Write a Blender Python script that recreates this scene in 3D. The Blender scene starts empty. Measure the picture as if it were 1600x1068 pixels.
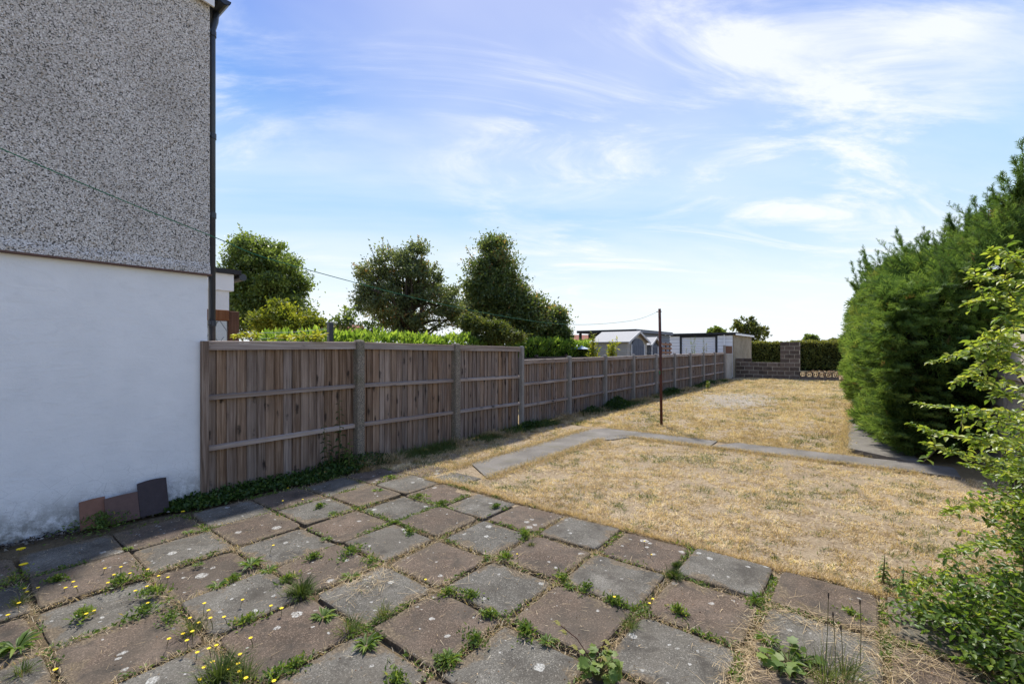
import bpy, bmesh, math, random
import numpy as np
from mathutils import Vector, Matrix

RNG = np.random.default_rng(7)
random.seed(7)
PI = math.pi
S = bpy.context.scene
C = S.collection

# ------------------------------------------------------------------ camera
YAW = math.atan2(550, 711)
YAWD = math.degrees(YAW)
SN, CS = math.sin(YAW), math.cos(YAW)
H = 1.6
HOR = 547.0
FPX = 711.0
cam_d = bpy.data.cameras.new("camera")
cam_d.lens = 16.0
cam_d.sensor_width = 36.0
cam_d.shift_y = 0.0081
cam_d.clip_start = 0.05
cam_d.clip_end = 5000
cam = bpy.data.objects.new("camera", cam_d)
C.objects.link(cam)
cam.location = (0, 0, H)
cam.rotation_euler = (PI / 2, 0, YAW)
S.camera = cam

# ------------------------------------------------------------------ sky and sun
SUN_EL = math.radians(54)
SUN_AZ = math.radians(-43)          # measured from +Y towards +X
world = bpy.data.worlds.new("World")
S.world = world
world.use_nodes = True
wn = world.node_tree
wn.nodes.clear()


def N(nt, typ, **kw):
    n = nt.nodes.new(typ)
    for k, v in kw.items():
        if k.startswith("i_"):
            key = k[2:]
            key = int(key) if key.isdigit() else key.replace("_", " ")
            n.inputs[key].default_value = v
        else:
            setattr(n, k, v)
    return n


def build_world():
    nt = wn
    L = nt.links.new
    out = N(nt, "ShaderNodeOutputWorld")
    bg = N(nt, "ShaderNodeBackground")
    bg.inputs["Strength"].default_value = 0.15
    L(bg.outputs[0], out.inputs[0])
    sky = N(nt, "ShaderNodeTexSky", sky_type="NISHITA", sun_disc=False)
    sky.sun_elevation = SUN_EL
    sky.sun_rotation = SUN_AZ
    sky.air_density = 1.0
    sky.dust_density = 0.6
    sky.ozone_density = 2.2
    tc = N(nt, "ShaderNodeTexCoord")
    sep = N(nt, "ShaderNodeSeparateXYZ")
    L(tc.outputs["Generated"], sep.inputs[0])
    # clear blue that pales towards the horizon all the way round, blended with the physical sky
    gr = N(nt, "ShaderNodeValToRGB")
    e = gr.color_ramp.elements
    e[0].position = 0.0; e[0].color = (3.6 / 6, 3.85 / 6, 4.0 / 6, 1)
    e[1].position = 1.0; e[1].color = (0.34 / 6, 0.95 / 6, 2.9 / 6, 1)
    for p_, c_ in ((0.16, (2.3, 3.05, 3.6)), (0.32, (1.3, 2.3, 3.5)), (0.47, (0.50, 1.28, 3.25)), (0.60, (0.20, 0.76, 2.95))):
        q = e.new(p_); q.color = (c_[0] / 6, c_[1] / 6, c_[2] / 6, 1)
    L(sep.outputs[2], gr.inputs[0])
    sc6 = N(nt, "ShaderNodeVectorMath", operation="SCALE"); sc6.inputs["Scale"].default_value = 6.0
    L(gr.outputs[0], sc6.inputs[0])
    clampn = N(nt, "ShaderNodeVectorMath", operation="MINIMUM"); clampn.inputs[1].default_value = (3.0, 3.5, 4.0)
    L(sky.outputs[0], clampn.inputs[0])
    tint = N(nt, "ShaderNodeMix", data_type="RGBA")
    tint.inputs[0].default_value = 0.92
    L(clampn.outputs[0], tint.inputs[6]); L(sc6.outputs[0], tint.inputs[7])
    # project the direction on a high cloud layer
    zz = N(nt, "ShaderNodeMath", operation="ADD"); zz.inputs[1].default_value = 0.12
    L(sep.outputs[2], zz.inputs[0])
    zm = N(nt, "ShaderNodeMath", operation="MAXIMUM"); zm.inputs[1].default_value = 0.05
    L(zz.outputs[0], zm.inputs[0])
    dx = N(nt, "ShaderNodeMath", operation="DIVIDE"); L(sep.outputs[0], dx.inputs[0]); L(zm.outputs[0], dx.inputs[1])
    dy = N(nt, "ShaderNodeMath", operation="DIVIDE"); L(sep.outputs[1], dy.inputs[0]); L(zm.outputs[0], dy.inputs[1])
    cmb = N(nt, "ShaderNodeCombineXYZ"); L(dx.outputs[0], cmb.inputs[0]); L(dy.outputs[0], cmb.inputs[1])

    def layer(rot, scale, nscale, detail, rough, dist, lo, hi, loc=(0, 0, 0)):
        m0 = N(nt, "ShaderNodeMapping"); m0.inputs["Rotation"].default_value = (0, 0, math.radians(rot))
        L(cmb.outputs[0], m0.inputs[0])
        mp = N(nt, "ShaderNodeMapping")
        mp.inputs["Scale"].default_value = scale
        mp.inputs["Location"].default_value = loc
        L(m0.outputs[0], mp.inputs[0])
        no = N(nt, "ShaderNodeTexNoise")
        no.inputs["Scale"].default_value = nscale
        no.inputs["Detail"].default_value = detail
        no.inputs["Roughness"].default_value = rough
        no.inputs["Distortion"].default_value = dist
        L(mp.outputs[0], no.inputs["Vector"])
        mr = N(nt, "ShaderNodeMapRange", interpolation_type="SMOOTHSTEP")
        mr.inputs[1].default_value = lo
        mr.inputs[2].default_value = hi
        L(no.outputs[0], mr.inputs[0])
        return mr.outputs[0]
    a = layer(*CL1)
    b = layer(*CL2)
    c = layer(*CL3)
    sm = N(nt, "ShaderNodeMath", operation="MULTIPLY"); L(a, sm.inputs[0]); L(c, sm.inputs[1])
    mx = N(nt, "ShaderNodeMath", operation="MULTIPLY"); mx.inputs[1].default_value = 0.5
    L(b, mx.inputs[0])
    ad = N(nt, "ShaderNodeMath", operation="ADD", use_clamp=True); L(sm.outputs[0], ad.inputs[0]); L(mx.outputs[0], ad.inputs[1])
    cf = N(nt, "ShaderNodeMath", operation="MULTIPLY"); cf.inputs[1].default_value = 0.88
    L(ad.outputs[0], cf.inputs[0])
    mixc = N(nt, "ShaderNodeMix", data_type="RGBA")
    L(cf.outputs[0], mixc.inputs[0])
    L(tint.outputs[2], mixc.inputs[6])
    mixc.inputs[7].default_value = (3.6, 3.7, 3.9, 1)
    hz = N(nt, "ShaderNodeMapRange", interpolation_type="SMOOTHSTEP")
    hz.inputs[1].default_value = 0.26
    hz.inputs[2].default_value = -0.03
    L(sep.outputs[2], hz.inputs[0])
    mixh = N(nt, "ShaderNodeMix", data_type="RGBA")
    L(hz.outputs[0], mixh.inputs[0])
    L(mixc.outputs[2], mixh.inputs[6])
    mixh.inputs[7].default_value = (3.5, 3.7, 3.85, 1)
    L(mixh.outputs[2], bg.inputs[0])


# rotation, stretch, noise scale, detail, roughness, distortion, low, high, offset
CL1 = (-YAWD - 8, (0.55, 1.35, 1), 1.35, 11, 0.64, 1.1, 0.435, 0.70, (0.3, 0.9, 0))
CL2 = (-YAWD - 12, (0.30, 0.75, 1), 0.8, 6, 0.55, 0.4, 0.42, 0.72, (4.1, 1.7, 3))
CL3 = (-YAWD, (0.7, 0.7, 1), 0.8, 3, 0.5, 0.0, 0.36, 0.56, (1.1, 7.7, 5))
build_world()

sun_d = bpy.data.lights.new("sun", "SUN")
sun_d.energy = 3.3
sun_d.angle = math.radians(3.5)
sun_d.color = (1.0, 0.955, 0.88)
sun = bpy.data.objects.new("sun", sun_d)
C.objects.link(sun)
sdir = Vector((math.sin(SUN_AZ) * math.cos(SUN_EL), math.cos(SUN_AZ) * math.cos(SUN_EL), math.sin(SUN_EL)))
sun.rotation_euler = sdir.to_track_quat("Z", "Y").to_euler()
sun.location = sdir * 30
S.view_settings.view_transform = "Standard"
S.view_settings.look = "None"
S.view_settings.gamma = 1
S.view_settings.exposure = 0.94
S.view_settings.use_curve_mapping = False
S.cycles.max_bounces = 6
S.cycles.diffuse_bounces = 3
S.cycles.transparent_max_bounces = 4


# ------------------------------------------------------------------ place helpers
def ray(px):
    a = (px - 800) / FPX
    return (-SN + a * CS, CS + a * SN)


def gz(y):
    return min(max(0.0, y - 6.0) * 0.005, 0.2)


def gza(y):
    return np.clip((y - 6.0) * 0.005, 0.0, 0.2)


def G(px, py, z=0.0):
    t = (H - z) * FPX / (py - HOR)
    d = ray(px)
    return Vector((t * d[0], t * d[1], z))


def at(px, py, t):
    d = ray(px)
    return Vector((t * d[0], t * d[1], H + (HOR - py) * t / FPX))


def on_x(px, X):
    d = ray(px)
    t = X / d[0]
    return t, t * d[1]


def on_y(px, Y):
    d = ray(px)
    t = Y / d[1]
    return t, t * d[0]


def zat(py, t):
    return H + (HOR - py) * t / FPX


# ------------------------------------------------------------------ noise in numpy
_perm = np.random.default_rng(3).random((256, 256))


def vnoise(x, y, s=1.0, o=0):
    x = np.asarray(x) * s + 37.3 * o + 500
    y = np.asarray(y) * s + 91.7 * o + 500
    xi = np.floor(x).astype(int); yi = np.floor(y).astype(int)
    fx = x - xi; fy = y - yi
    fx = fx * fx * (3 - 2 * fx); fy = fy * fy * (3 - 2 * fy)
    g = lambda a, b: _perm[a % 256, b % 256]
    return (g(xi, yi) * (1 - fx) + g(xi + 1, yi) * fx) * (1 - fy) + (g(xi, yi + 1) * (1 - fx) + g(xi + 1, yi + 1) * fx) * fy


def fbm(x, y, s=1.0, o=0):
    return (vnoise(x, y, s, o) * 0.55 + vnoise(x, y, s * 2.1, o + 1) * 0.28 + vnoise(x, y, s * 4.3, o + 2) * 0.17)


# ------------------------------------------------------------------ object helpers
def tag(o, label=None, cat=None, group=None, kind=None):
    if label: o["label"] = label
    if cat: o["category"] = cat
    if group: o["group"] = group
    if kind: o["kind"] = kind
    return o


def empty(name, loc, rz=0, label=None, cat=None, group=None):
    o = bpy.data.objects.new(name, None)
    o.empty_display_size = 0.1
    C.objects.link(o)
    o.location = loc
    o.rotation_euler = (0, 0, rz)
    return tag(o, label, cat, group)


def link(name, me, mat, parent=None, loc=None):
    if mat is not None and len(me.materials) == 0:
        for m in (mat if isinstance(mat, (list, tuple)) else [mat]):
            me.materials.append(m)
    o = bpy.data.objects.new(name, me)
    C.objects.link(o)
    if loc is not None: o.location = loc
    if parent is not None: o.parent = parent
    return o


class MB:
    """collects simple shapes for one mesh"""
    def __init__(s):
        s.v = []; s.f = []; s.m = []

    def add(s, vs, fs, mi=0):
        b = len(s.v)
        s.v += [tuple(v) for v in vs]
        s.f += [tuple(i + b for i in f) for f in fs]
        s.m += [mi] * len(fs)
        return s

    def box(s, x0, x1, y0, y1, z0, z1, mi=0):
        vs = [(x0, y0, z0), (x1, y0, z0), (x1, y1, z0), (x0, y1, z0), (x0, y0, z1), (x1, y0, z1), (x1, y1, z1), (x0, y1, z1)]
        return s.add(vs, [(0, 3, 2, 1), (4, 5, 6, 7), (0, 1, 5, 4), (1, 2, 6, 5), (2, 3, 7, 6), (3, 0, 4, 7)], mi)

    def bbox(s, x0, x1, y0, y1, z0, z1, b=0.005, mi=0):
        """box with chamfered edges"""
        bm = bmesh.new()
        bmesh.ops.create_cube(bm, size=1)
        for v in bm.verts:
            v.co = ((x0 + x1) / 2 + v.co.x * (x1 - x0), (y0 + y1) / 2 + v.co.y * (y1 - y0), (z0 + z1) / 2 + v.co.z * (z1 - z0))
        bmesh.ops.bevel(bm, geom=list(bm.edges), offset=b, segments=1, affect='EDGES')
        bm.verts.index_update()
        vs = [tuple(v.co) for v in bm.verts]
        fs = [tuple(v.index for v in f.verts) for f in bm.faces]
        bm.free()
        return s.add(vs, fs, mi)

    def prism(s, poly, axis, a, b, mi=0):
        """poly: list of 2D points, extruded along axis from a to b"""
        def P(p, q):
            return {"x": (q, p[0], p[1]), "y": (p[0], q, p[1]), "z": (p[0], p[1], q)}[axis]
        n = len(poly)
        vs = [P(p, a) for p in poly] + [P(p, b) for p in poly]
        fs = [tuple(range(n))[::-1], tuple(range(n, 2 * n))]
        fs += [(i, (i + 1) % n, n + (i + 1) % n, n + i) for i in range(n)]
        return s.add(vs, fs, mi)

    def tube(s, pts, rad, seg=8, cap=True, mi=0):
        pts = [Vector(p) for p in pts]
        if not hasattr(rad, "__len__"): rad = [rad] * len(pts)
        rings = []
        up = Vector((0.13, 0.31, 1)).normalized()
        vs = []
        for i, p in enumerate(pts):
            d = (pts[min(i + 1, len(pts) - 1)] - pts[max(i - 1, 0)]).normalized()
            u = d.cross(up)
            if u.length < 0.05: u = d.cross(Vector((1, 0, 0)))
            u.normalize(); w = d.cross(u)
            for k in range(seg):
                an = 2 * PI * k / seg
                vs.append(p + (u * math.cos(an) + w * math.sin(an)) * rad[i])
        fs = []
        for i in range(len(pts) - 1):
            for k in range(seg):
                fs.append((i * seg + k, i * seg + (k + 1) % seg, (i + 1) * seg + (k + 1) % seg, (i + 1) * seg + k))
        if cap:
            fs.append(tuple(range(seg))[::-1]); fs.append(tuple(range((len(pts) - 1) * seg, len(pts) * seg)))
        return s.add(vs, fs, mi)

    def mesh(s, name, smooth=False):
        me = bpy.data.meshes.new(name)
        me.from_pydata(s.v, [], s.f)
        bm = bmesh.new(); bm.from_mesh(me)
        bmesh.ops.recalc_face_normals(bm, faces=bm.faces)
        bm.to_mesh(me); bm.free()
        if any(s.m): me.polygons.foreach_set("material_index", s.m)
        if smooth:
            me.polygons.foreach_set("use_smooth", [True] * len(me.polygons))
        me.update()
        return me

    def build(s, name, mat, parent=None, loc=None, smooth=False):
        return link(name, s.mesh(name, smooth), mat, parent, loc)


class Soup:
    """numpy soup of many small leaf or blade faces, with a tone number on each"""
    def __init__(s):
        s.V = []; s.K = []; s.T = []; s.nv = 0; s.F = []

    def polys(s, verts, tone):
        """verts (n,k,3): n separate polygons of k corners"""
        n, k, _ = verts.shape
        s.V.append(verts.reshape(-1, 3)); s.K.append(np.full(n, k)); s.T.append(np.broadcast_to(tone, (n,)).astype(float))
        s.F.append(np.arange(n * k) + s.nv); s.nv += n * k

    def shared(s, verts, faces, tone):
        """verts (n,m,3), faces list of index tuples into m"""
        n, m, _ = verts.shape
        s.V.append(verts.reshape(-1, 3))
        base = (np.arange(n) * m + s.nv)[:, None]
        for f in faces:
            s.F.append((base + np.array(f)[None, :]).reshape(-1)); s.K.append(np.full(n, len(f))); s.T.append(np.broadcast_to(tone, (n,)).astype(float))
        s.nv += n * m

    def mesh(s, name):
        me = bpy.data.meshes.new(name)
        V = np.concatenate(s.V); F = np.concatenate(s.F); K = np.concatenate(s.K); T = np.concatenate(s.T)
        me.vertices.add(len(V)); me.vertices.foreach_set("co", V.astype(np.float32).ravel())
        me.loops.add(len(F)); me.loops.foreach_set("vertex_index", F.astype(np.int32))
        me.polygons.add(len(K))
        st = np.concatenate([[0], np.cumsum(K)[:-1]])
        me.polygons.foreach_set("loop_start", st.astype(np.int32))
        at_ = me.attributes.new("tone", "FLOAT", "FACE")
        at_.data.foreach_set("value", T.astype(np.float32))
        me.update(calc_edges=True)
        return me

    def build(s, name, mat, parent=None, loc=None):
        return link(name, s.mesh(name), mat, parent, loc)


def unit(v):
    return v / np.maximum(np.linalg.norm(v, axis=-1, keepdims=True), 1e-9)


def rdir(n, rng=RNG):
    return unit(rng.normal(size=(n, 3)))


def leaves(sp, P, D, L, W, tone, fold=0.25, side=None, mid=0.45):
    """kite shaped leaf with a fold on its midrib"""
    n = len(P)
    D = unit(D)
    sd = rdir(n) if side is None else side
    sd = unit(np.cross(D, sd)); nm = np.cross(sd, D)
    L = np.broadcast_to(L, (n,))[:, None]; W = np.broadcast_to(W, (n,))[:, None]
    m = P + D * L * mid + nm * W * fold
    v = np.stack([P, m + sd * W / 2, P + D * L, m - sd * W / 2], 1)
    sp.polys(v, tone)


def oval_leaves(sp, P, D, L, W, tone, side, curl=0.15):
    """six sided leaf in two halves folded on the midrib"""
    n = len(P)
    D = unit(D); sd = unit(np.cross(D, side)); nm = np.cross(sd, D)
    L = np.broadcast_to(L, (n,))[:, None]; W = np.broadcast_to(W, (n,))[:, None]
    up = nm * W * 0.22
    c1 = P + D * L * 0.5 - nm * L * 0.02
    v = np.stack([P, P + D * L * 0.28 + sd * W * 0.42 + up, P + D * L * 0.62 + sd * W * 0.5 + up, P + D * L - nm * L * curl,
                  P + D * L * 0.62 - sd * W * 0.5 + up, P + D * L * 0.28 - sd * W * 0.42 + up, c1], 1)
    sp.shared(v, [(0, 1, 2, 6), (6, 2, 3), (0, 6, 4, 5), (6, 3, 4)], tone)


def blades(sp, P, L, W, lean, tone, rng=RNG, az=None, bend=0.5):
    """grass blades: two segments, bending over"""
    n = len(P)
    az = rng.random(n) * 2 * PI if az is None else az
    L = np.broadcast_to(L, (n,))[:, None]; W = np.broadcast_to(W, (n,))[:, None]
    lean = np.broadcast_to(lean, (n,))
    h = np.stack([np.cos(az), np.sin(az), np.zeros(n)], 1)
    up = np.array([0, 0, 1.0])[None]
    d1 = h * np.sin(lean)[:, None] + up * np.cos(lean)[:, None]
    l2 = np.clip(lean + bend, 0, 1.65)
    d2 = h * np.sin(l2)[:, None] + up * np.cos(l2)[:, None]
    tw = rng.random(n) * PI
    sd = np.stack([-np.sin(az + tw * .4), np.cos(az + tw * .4), np.zeros(n)], 1)
    m = P + d1 * L * 0.55
    tip = m + d2 * L * 0.45
    v = np.stack([P - sd * W / 2, P + sd * W / 2, m + sd * W * 0.35, tip, m - sd * W * 0.35], 1)
    sp.shared(v, [(0, 1, 2, 4), (4, 2, 3)], tone)


def tris(sp, P, L, W, lean, tone, rng=RNG):
    n = len(P)
    az = rng.random(n) * 2 * PI
    L = np.broadcast_to(L, (n,))[:, None]; W = np.broadcast_to(W, (n,))[:, None]
    h = np.stack([np.cos(az), np.sin(az), np.zeros(n)], 1)
    d = h * np.sin(lean)[:, None]; d[:, 2] = np.cos(lean)
    sd = rdir(n, rng); sd[:, 2] *= 0.3; sd = unit(sd)
    sp.polys(np.stack([P - sd * W / 2, P + sd * W / 2, P + d * L], 1), tone)


# ------------------------------------------------------------------ material helpers
class Mt:
    def __init__(s, name):
        s.m = bpy.data.materials.new(name); s.m.use_nodes = True
        s.nt = s.m.node_tree; s.nt.nodes.clear()
        s.out = s.nt.nodes.new("ShaderNodeOutputMaterial")
        s.L = s.nt.links.new

    def n(s, typ, **kw):
        return N(s.nt, typ, **kw)

    def pos(s):
        return s.n("ShaderNodeNewGeometry").outputs["Position"]

    def obj(s, rnd=True):
        tc = s.n("ShaderNodeTexCoord").outputs["Object"]
        if not rnd: return tc
        oi = s.n("ShaderNodeObjectInfo")
        sc = s.math("MULTIPLY", oi.outputs["Random"], 37.0)
        ad = s.n("ShaderNodeVectorMath", operation="ADD")
        s.L(tc, ad.inputs[0]); s.L(sc, ad.inputs[1])
        return ad.outputs[0]

    def rand(s):
        return s.n("ShaderNodeObjectInfo").outputs["Random"]

    def mapv(s, v, scale=(1, 1, 1), rot=(0, 0, 0)):
        mp = s.n("ShaderNodeMapping"); mp.inputs["Scale"].default_value = scale; mp.inputs["Rotation"].default_value = rot
        s.L(v, mp.inputs[0]); return mp.outputs[0]

    def noise(s, v, scale, detail=4, rough=0.55, dist=0.0, out=0):
        t = s.n("ShaderNodeTexNoise"); t.inputs["Scale"].default_value = scale; t.inputs["Detail"].default_value = detail
        t.inputs["Roughness"].default_value = rough; t.inputs["Distortion"].default_value = dist
        s.L(v, t.inputs["Vector"]); return t.outputs[out]

    def voro(s, v, scale, feature="F1", out="Distance", rnd=1.0):
        t = s.n("ShaderNodeTexVoronoi", feature=feature); t.inputs["Scale"].default_value = scale
        t.inputs["Randomness"].default_value = rnd
        s.L(v, t.inputs["Vector"]); return t.outputs[out]

    def math(s, op, a, b=None, clamp=False):
        t = s.n("ShaderNodeMath", operation=op, use_clamp=clamp)
        for i, x in enumerate((a, b)):
            if x is None: continue
            if isinstance(x, (int, float)): t.inputs[i].default_value = x
            else: s.L(x, t.inputs[i])
        return t.outputs[0]

    def rng_(s, f, a, b, c=0.0, d=1.0):
        t = s.n("ShaderNodeMapRange", interpolation_type="SMOOTHSTEP")
        for i, x in enumerate((a, b, c, d)): t.inputs[i + 1].default_value = x
        s.L(f, t.inputs[0]); return t.outputs[0]

    def ramp(s, f, stops, const=False):
        t = s.n("ShaderNodeValToRGB"); r = t.color_ramp
        if const: r.interpolation = "CONSTANT"
        while len(r.elements) > 1: r.elements.remove(r.elements[-1])
        r.elements[0].position = stops[0][0]; r.elements[0].color = (*stops[0][1], 1)
        for p, c in stops[1:]:
            e = r.elements.new(p); e.color = (*c, 1)
        s.L(f, t.inputs[0]); return t.outputs[0]

    def mix(s, f, a, b, mode="MIX"):
        t = s.n("ShaderNodeMix", data_type="RGBA", blend_type=mode)
        for i, x in ((0, f), (6, a), (7, b)):
            if isinstance(x, (int, float)): t.inputs[i].default_value = x
            elif isinstance(x, tuple): t.inputs[i].default_value = (*x, 1)
            else: s.L(x, t.inputs[i])
        return t.outputs[2]

    def attr(s, name="tone"):
        return s.n("ShaderNodeAttribute", attribute_name=name).outputs["Fac"]

    def bump(s, h, strength=0.5, dist=0.01, nrm=None):
        t = s.n("ShaderNodeBump"); t.inputs["Strength"].default_value = strength; t.inputs["Distance"].default_value = dist
        s.L(h, t.inputs["Height"])
        if nrm is not None: s.L(nrm, t.inputs["Normal"])
        return t.outputs[0]

    def bsdf(s, col, rough=0.8, bump=None, metal=0.0, spec=0.3, **kw):
        p = s.n("ShaderNodeBsdfPrincipled")
        if isinstance(col, tuple): p.inputs["Base Color"].default_value = (*col, 1)
        else: s.L(col, p.inputs["Base Color"])
        if isinstance(rough, (int, float)): p.inputs["Roughness"].default_value = rough
        else: s.L(rough, p.inputs["Roughness"])
        p.inputs["Metallic"].default_value = metal
        p.inputs["Specular IOR Level"].default_value = spec
        if bump is not None: s.L(bump, p.inputs["Normal"])
        for k, v in kw.items(): p.inputs[k.replace("_", " ")].default_value = v
        s.L(p.outputs[0], s.out.inputs[0])
        return s.m

    def leaf(s, col, trans=0.35, rough=0.55, tcol=None, spec=0.3):
        p = s.n("ShaderNodeBsdfPrincipled"); s.L(col, p.inputs["Base Color"])
        p.inputs["Roughness"].default_value = rough; p.inputs["Specular IOR Level"].default_value = spec
        t = s.n("ShaderNodeBsdfTranslucent")
        tc = s.mix(1.0, col, tcol or (1.5, 1.45, 0.75), "MULTIPLY")
        s.L(tc, t.inputs[0])
        mx = s.n("ShaderNodeMixShader"); mx.inputs[0].default_value = trans
        s.L(p.outputs[0], mx.inputs[1]); s.L(t.outputs[0], mx.inputs[2]); s.L(mx.outputs[0], s.out.inputs[0])
        return s.m


def leafmat(name, stops, trans=0.35, rough=0.55, spec=0.3):
    m = Mt(name)
    return m.leaf(m.ramp(m.attr(), stops), trans, rough, spec=spec)


def simple(name, col, rough=0.7, var=0.12, scale=20, bs=0.1, metal=0.0, spec=0.3):
    m = Mt(name)
    v = m.obj()
    n = m.noise(v, scale, 5, 0.6)
    c = m.mix(n, tuple(x * (1 - var) for x in col), tuple(min(1, x * (1 + var)) for x in col))
    return m.bsdf(c, rough, m.bump(n, bs, 0.004), metal, spec)


# ---- wood of the fence
def wood(name, dark, mid, light, along="z", knots=True):
    m = Mt(name)
    v = m.obj()
    sc = {"z": (38, 38, 1.6), "y": (38, 1.6, 38), "x": (1.6, 38, 38)}[along]
    g = m.noise(m.mapv(v, sc), 1.0, 6, 0.62, 0.25)
    b = m.noise(v, 1.6, 3, 0.5)
    c = m.ramp(g, [(0.30, dark), (0.5, mid), (0.74, light)])
    rr = m.rand()
    c = m.mix(m.math("MULTIPLY", rr, 0.45), c, m.ramp(b, [(0.3, tuple(x * 1.25 for x in light)), (0.7, tuple(x * 0.8 for x in mid))]))
    hsv = m.n("ShaderNodeHueSaturation")
    r2 = m.math("FRACT", m.math("MULTIPLY", rr, 7.31))
    m.L(m.math("MULTIPLY_ADD", r2, 0.34), hsv.inputs["Value"])
    hsv.inputs["Value"].links[0].from_node.inputs[2].default_value = 0.86
    m.L(m.math("MULTIPLY_ADD", m.math("FRACT", m.math("MULTIPLY", rr, 13.7)), 0.5), hsv.inputs["Saturation"])
    hsv.inputs["Saturation"].links[0].from_node.inputs[2].default_value = 0.72
    m.L(c, hsv.inputs["Color"]); c = hsv.outputs[0]
    h = g
    ws = m.noise(m.mapv(v, {"z": (14, 14, 0.9), "y": (14, 0.9, 14), "x": (0.9, 14, 14)}[along]), 1.0, 5, 0.7, 0.6)
    c = m.mix(m.rng_(ws, 0.54, 0.74, 0, 0.4), c, dark)
    if knots:
        ks = {"z": (9, 9, 3.4), "y": (9, 3.4, 9), "x": (3.4, 9, 9)}[along]
        kv = m.mapv(v, ks)
        wob = m.n("ShaderNodeVectorMath", operation="ADD")
        nz = m.n("ShaderNodeTexNoise"); nz.inputs["Scale"].default_value = 22; m.L(v, nz.inputs["Vector"])
        sc2 = m.n("ShaderNodeVectorMath", operation="SCALE"); sc2.inputs["Scale"].default_value = 0.3
        m.L(nz.outputs["Color"], sc2.inputs[0]); m.L(kv, wob.inputs[0]); m.L(sc2.outputs[0], wob.inputs[1])
        kd = m.voro(wob.outputs[0], 1.0)
        kf = m.rng_(kd, 0.30, 0.10)
        cell = m.voro(wob.outputs[0], 1.0, out="Color")
        on = m.math("GREATER_THAN", cell, 0.38)
        c = m.mix(m.math("MULTIPLY", m.math("MULTIPLY", kf, on), 0.85), c, (0.018, 0.014, 0.012))
    return m.bsdf(c, 0.85, m.bump(h, 0.5, 0.004), spec=0.15)


m_board = wood("weathered_board", (0.058, 0.036, 0.023), (0.21, 0.142, 0.098), (0.40, 0.31, 0.24))
m_board_low = wood("weathered_board_grey", (0.08, 0.055, 0.04), (0.23, 0.165, 0.122), (0.38, 0.31, 0.26))
m_rail = wood("weathered_rail", (0.15, 0.11, 0.085), (0.30, 0.235, 0.19), (0.42, 0.36, 0.31), along="y")
m_brownwood = wood("stained_wood", (0.05, 0.024, 0.015), (0.12, 0.06, 0.038), (0.18, 0.10, 0.065), knots=False)
m_darkwood = wood("dark_old_wood", (0.03, 0.022, 0.018), (0.07, 0.05, 0.04), (0.12, 0.095, 0.08), along="y", knots=False)


def mk_aggregate():
    m = Mt("exposed_aggregate_concrete")
    v = m.pos()
    cell = m.voro(v, 130, out="Color")
    d = m.voro(v, 130)
    c = m.ramp(cell, [(0.0, (0.07, 0.055, 0.04)), (0.3, (0.23, 0.18, 0.125)), (0.65, (0.38, 0.315, 0.23)), (1.0, (0.55, 0.48, 0.38))])
    c = m.mix(m.rng_(d, 0.4, 0.7), c, (0.13, 0.12, 0.10))
    al = m.noise(v, 3.5, 4)
    c = m.mix(m.rng_(al, 0.52, 0.75, 0, 0.55), c, (0.12, 0.115, 0.06))
    return m.bsdf(c, 0.9, m.bump(d, 0.8, -0.006), spec=0.2)


m_agg = mk_aggregate()


def mk_concrete(name, lo, hi, moss=0.0, sc=14):
    m = Mt(name)
    v = m.pos()
    n1 = m.noise(v, 2.2, 5, 0.6); n2 = m.noise(v, sc * 8, 4, 0.7)
    c = m.ramp(n1, [(0.3, lo), (0.72, hi)])
    c = m.mix(m.rng_(n2, 0.35, 0.75, 0, 0.35), c, tuple(x * 0.55 for x in lo))
    sp = m.voro(v, 90, out="Color")
    c = m.mix(m.rng_(sp, 0.85, 0.95, 0, 0.35), c, (0.45, 0.43, 0.38))
    if moss:
        c = m.mix(m.rng_(m.noise(v, 3.1, 6, 0.65), 0.5, 0.7, 0, moss), c, (0.13, 0.12, 0.05))
    return m.bsdf(c, 0.92, m.bump(n2, 0.5, 0.006), spec=0.2)


m_conc = mk_concrete("weathered_concrete", (0.22, 0.20, 0.175), (0.36, 0.33, 0.29), 0.25)
m_path = mk_concrete("path_concrete", (0.125, 0.113, 0.096), (0.235, 0.213, 0.183), 0.3)
m_garside = mk_concrete("garage_side_panel", (0.25, 0.21, 0.145), (0.40, 0.35, 0.26), 0.35)
m_oldpanel = mk_concrete("old_concrete_panel", (0.34, 0.30, 0.24), (0.52, 0.47, 0.39), 0.12)


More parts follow.
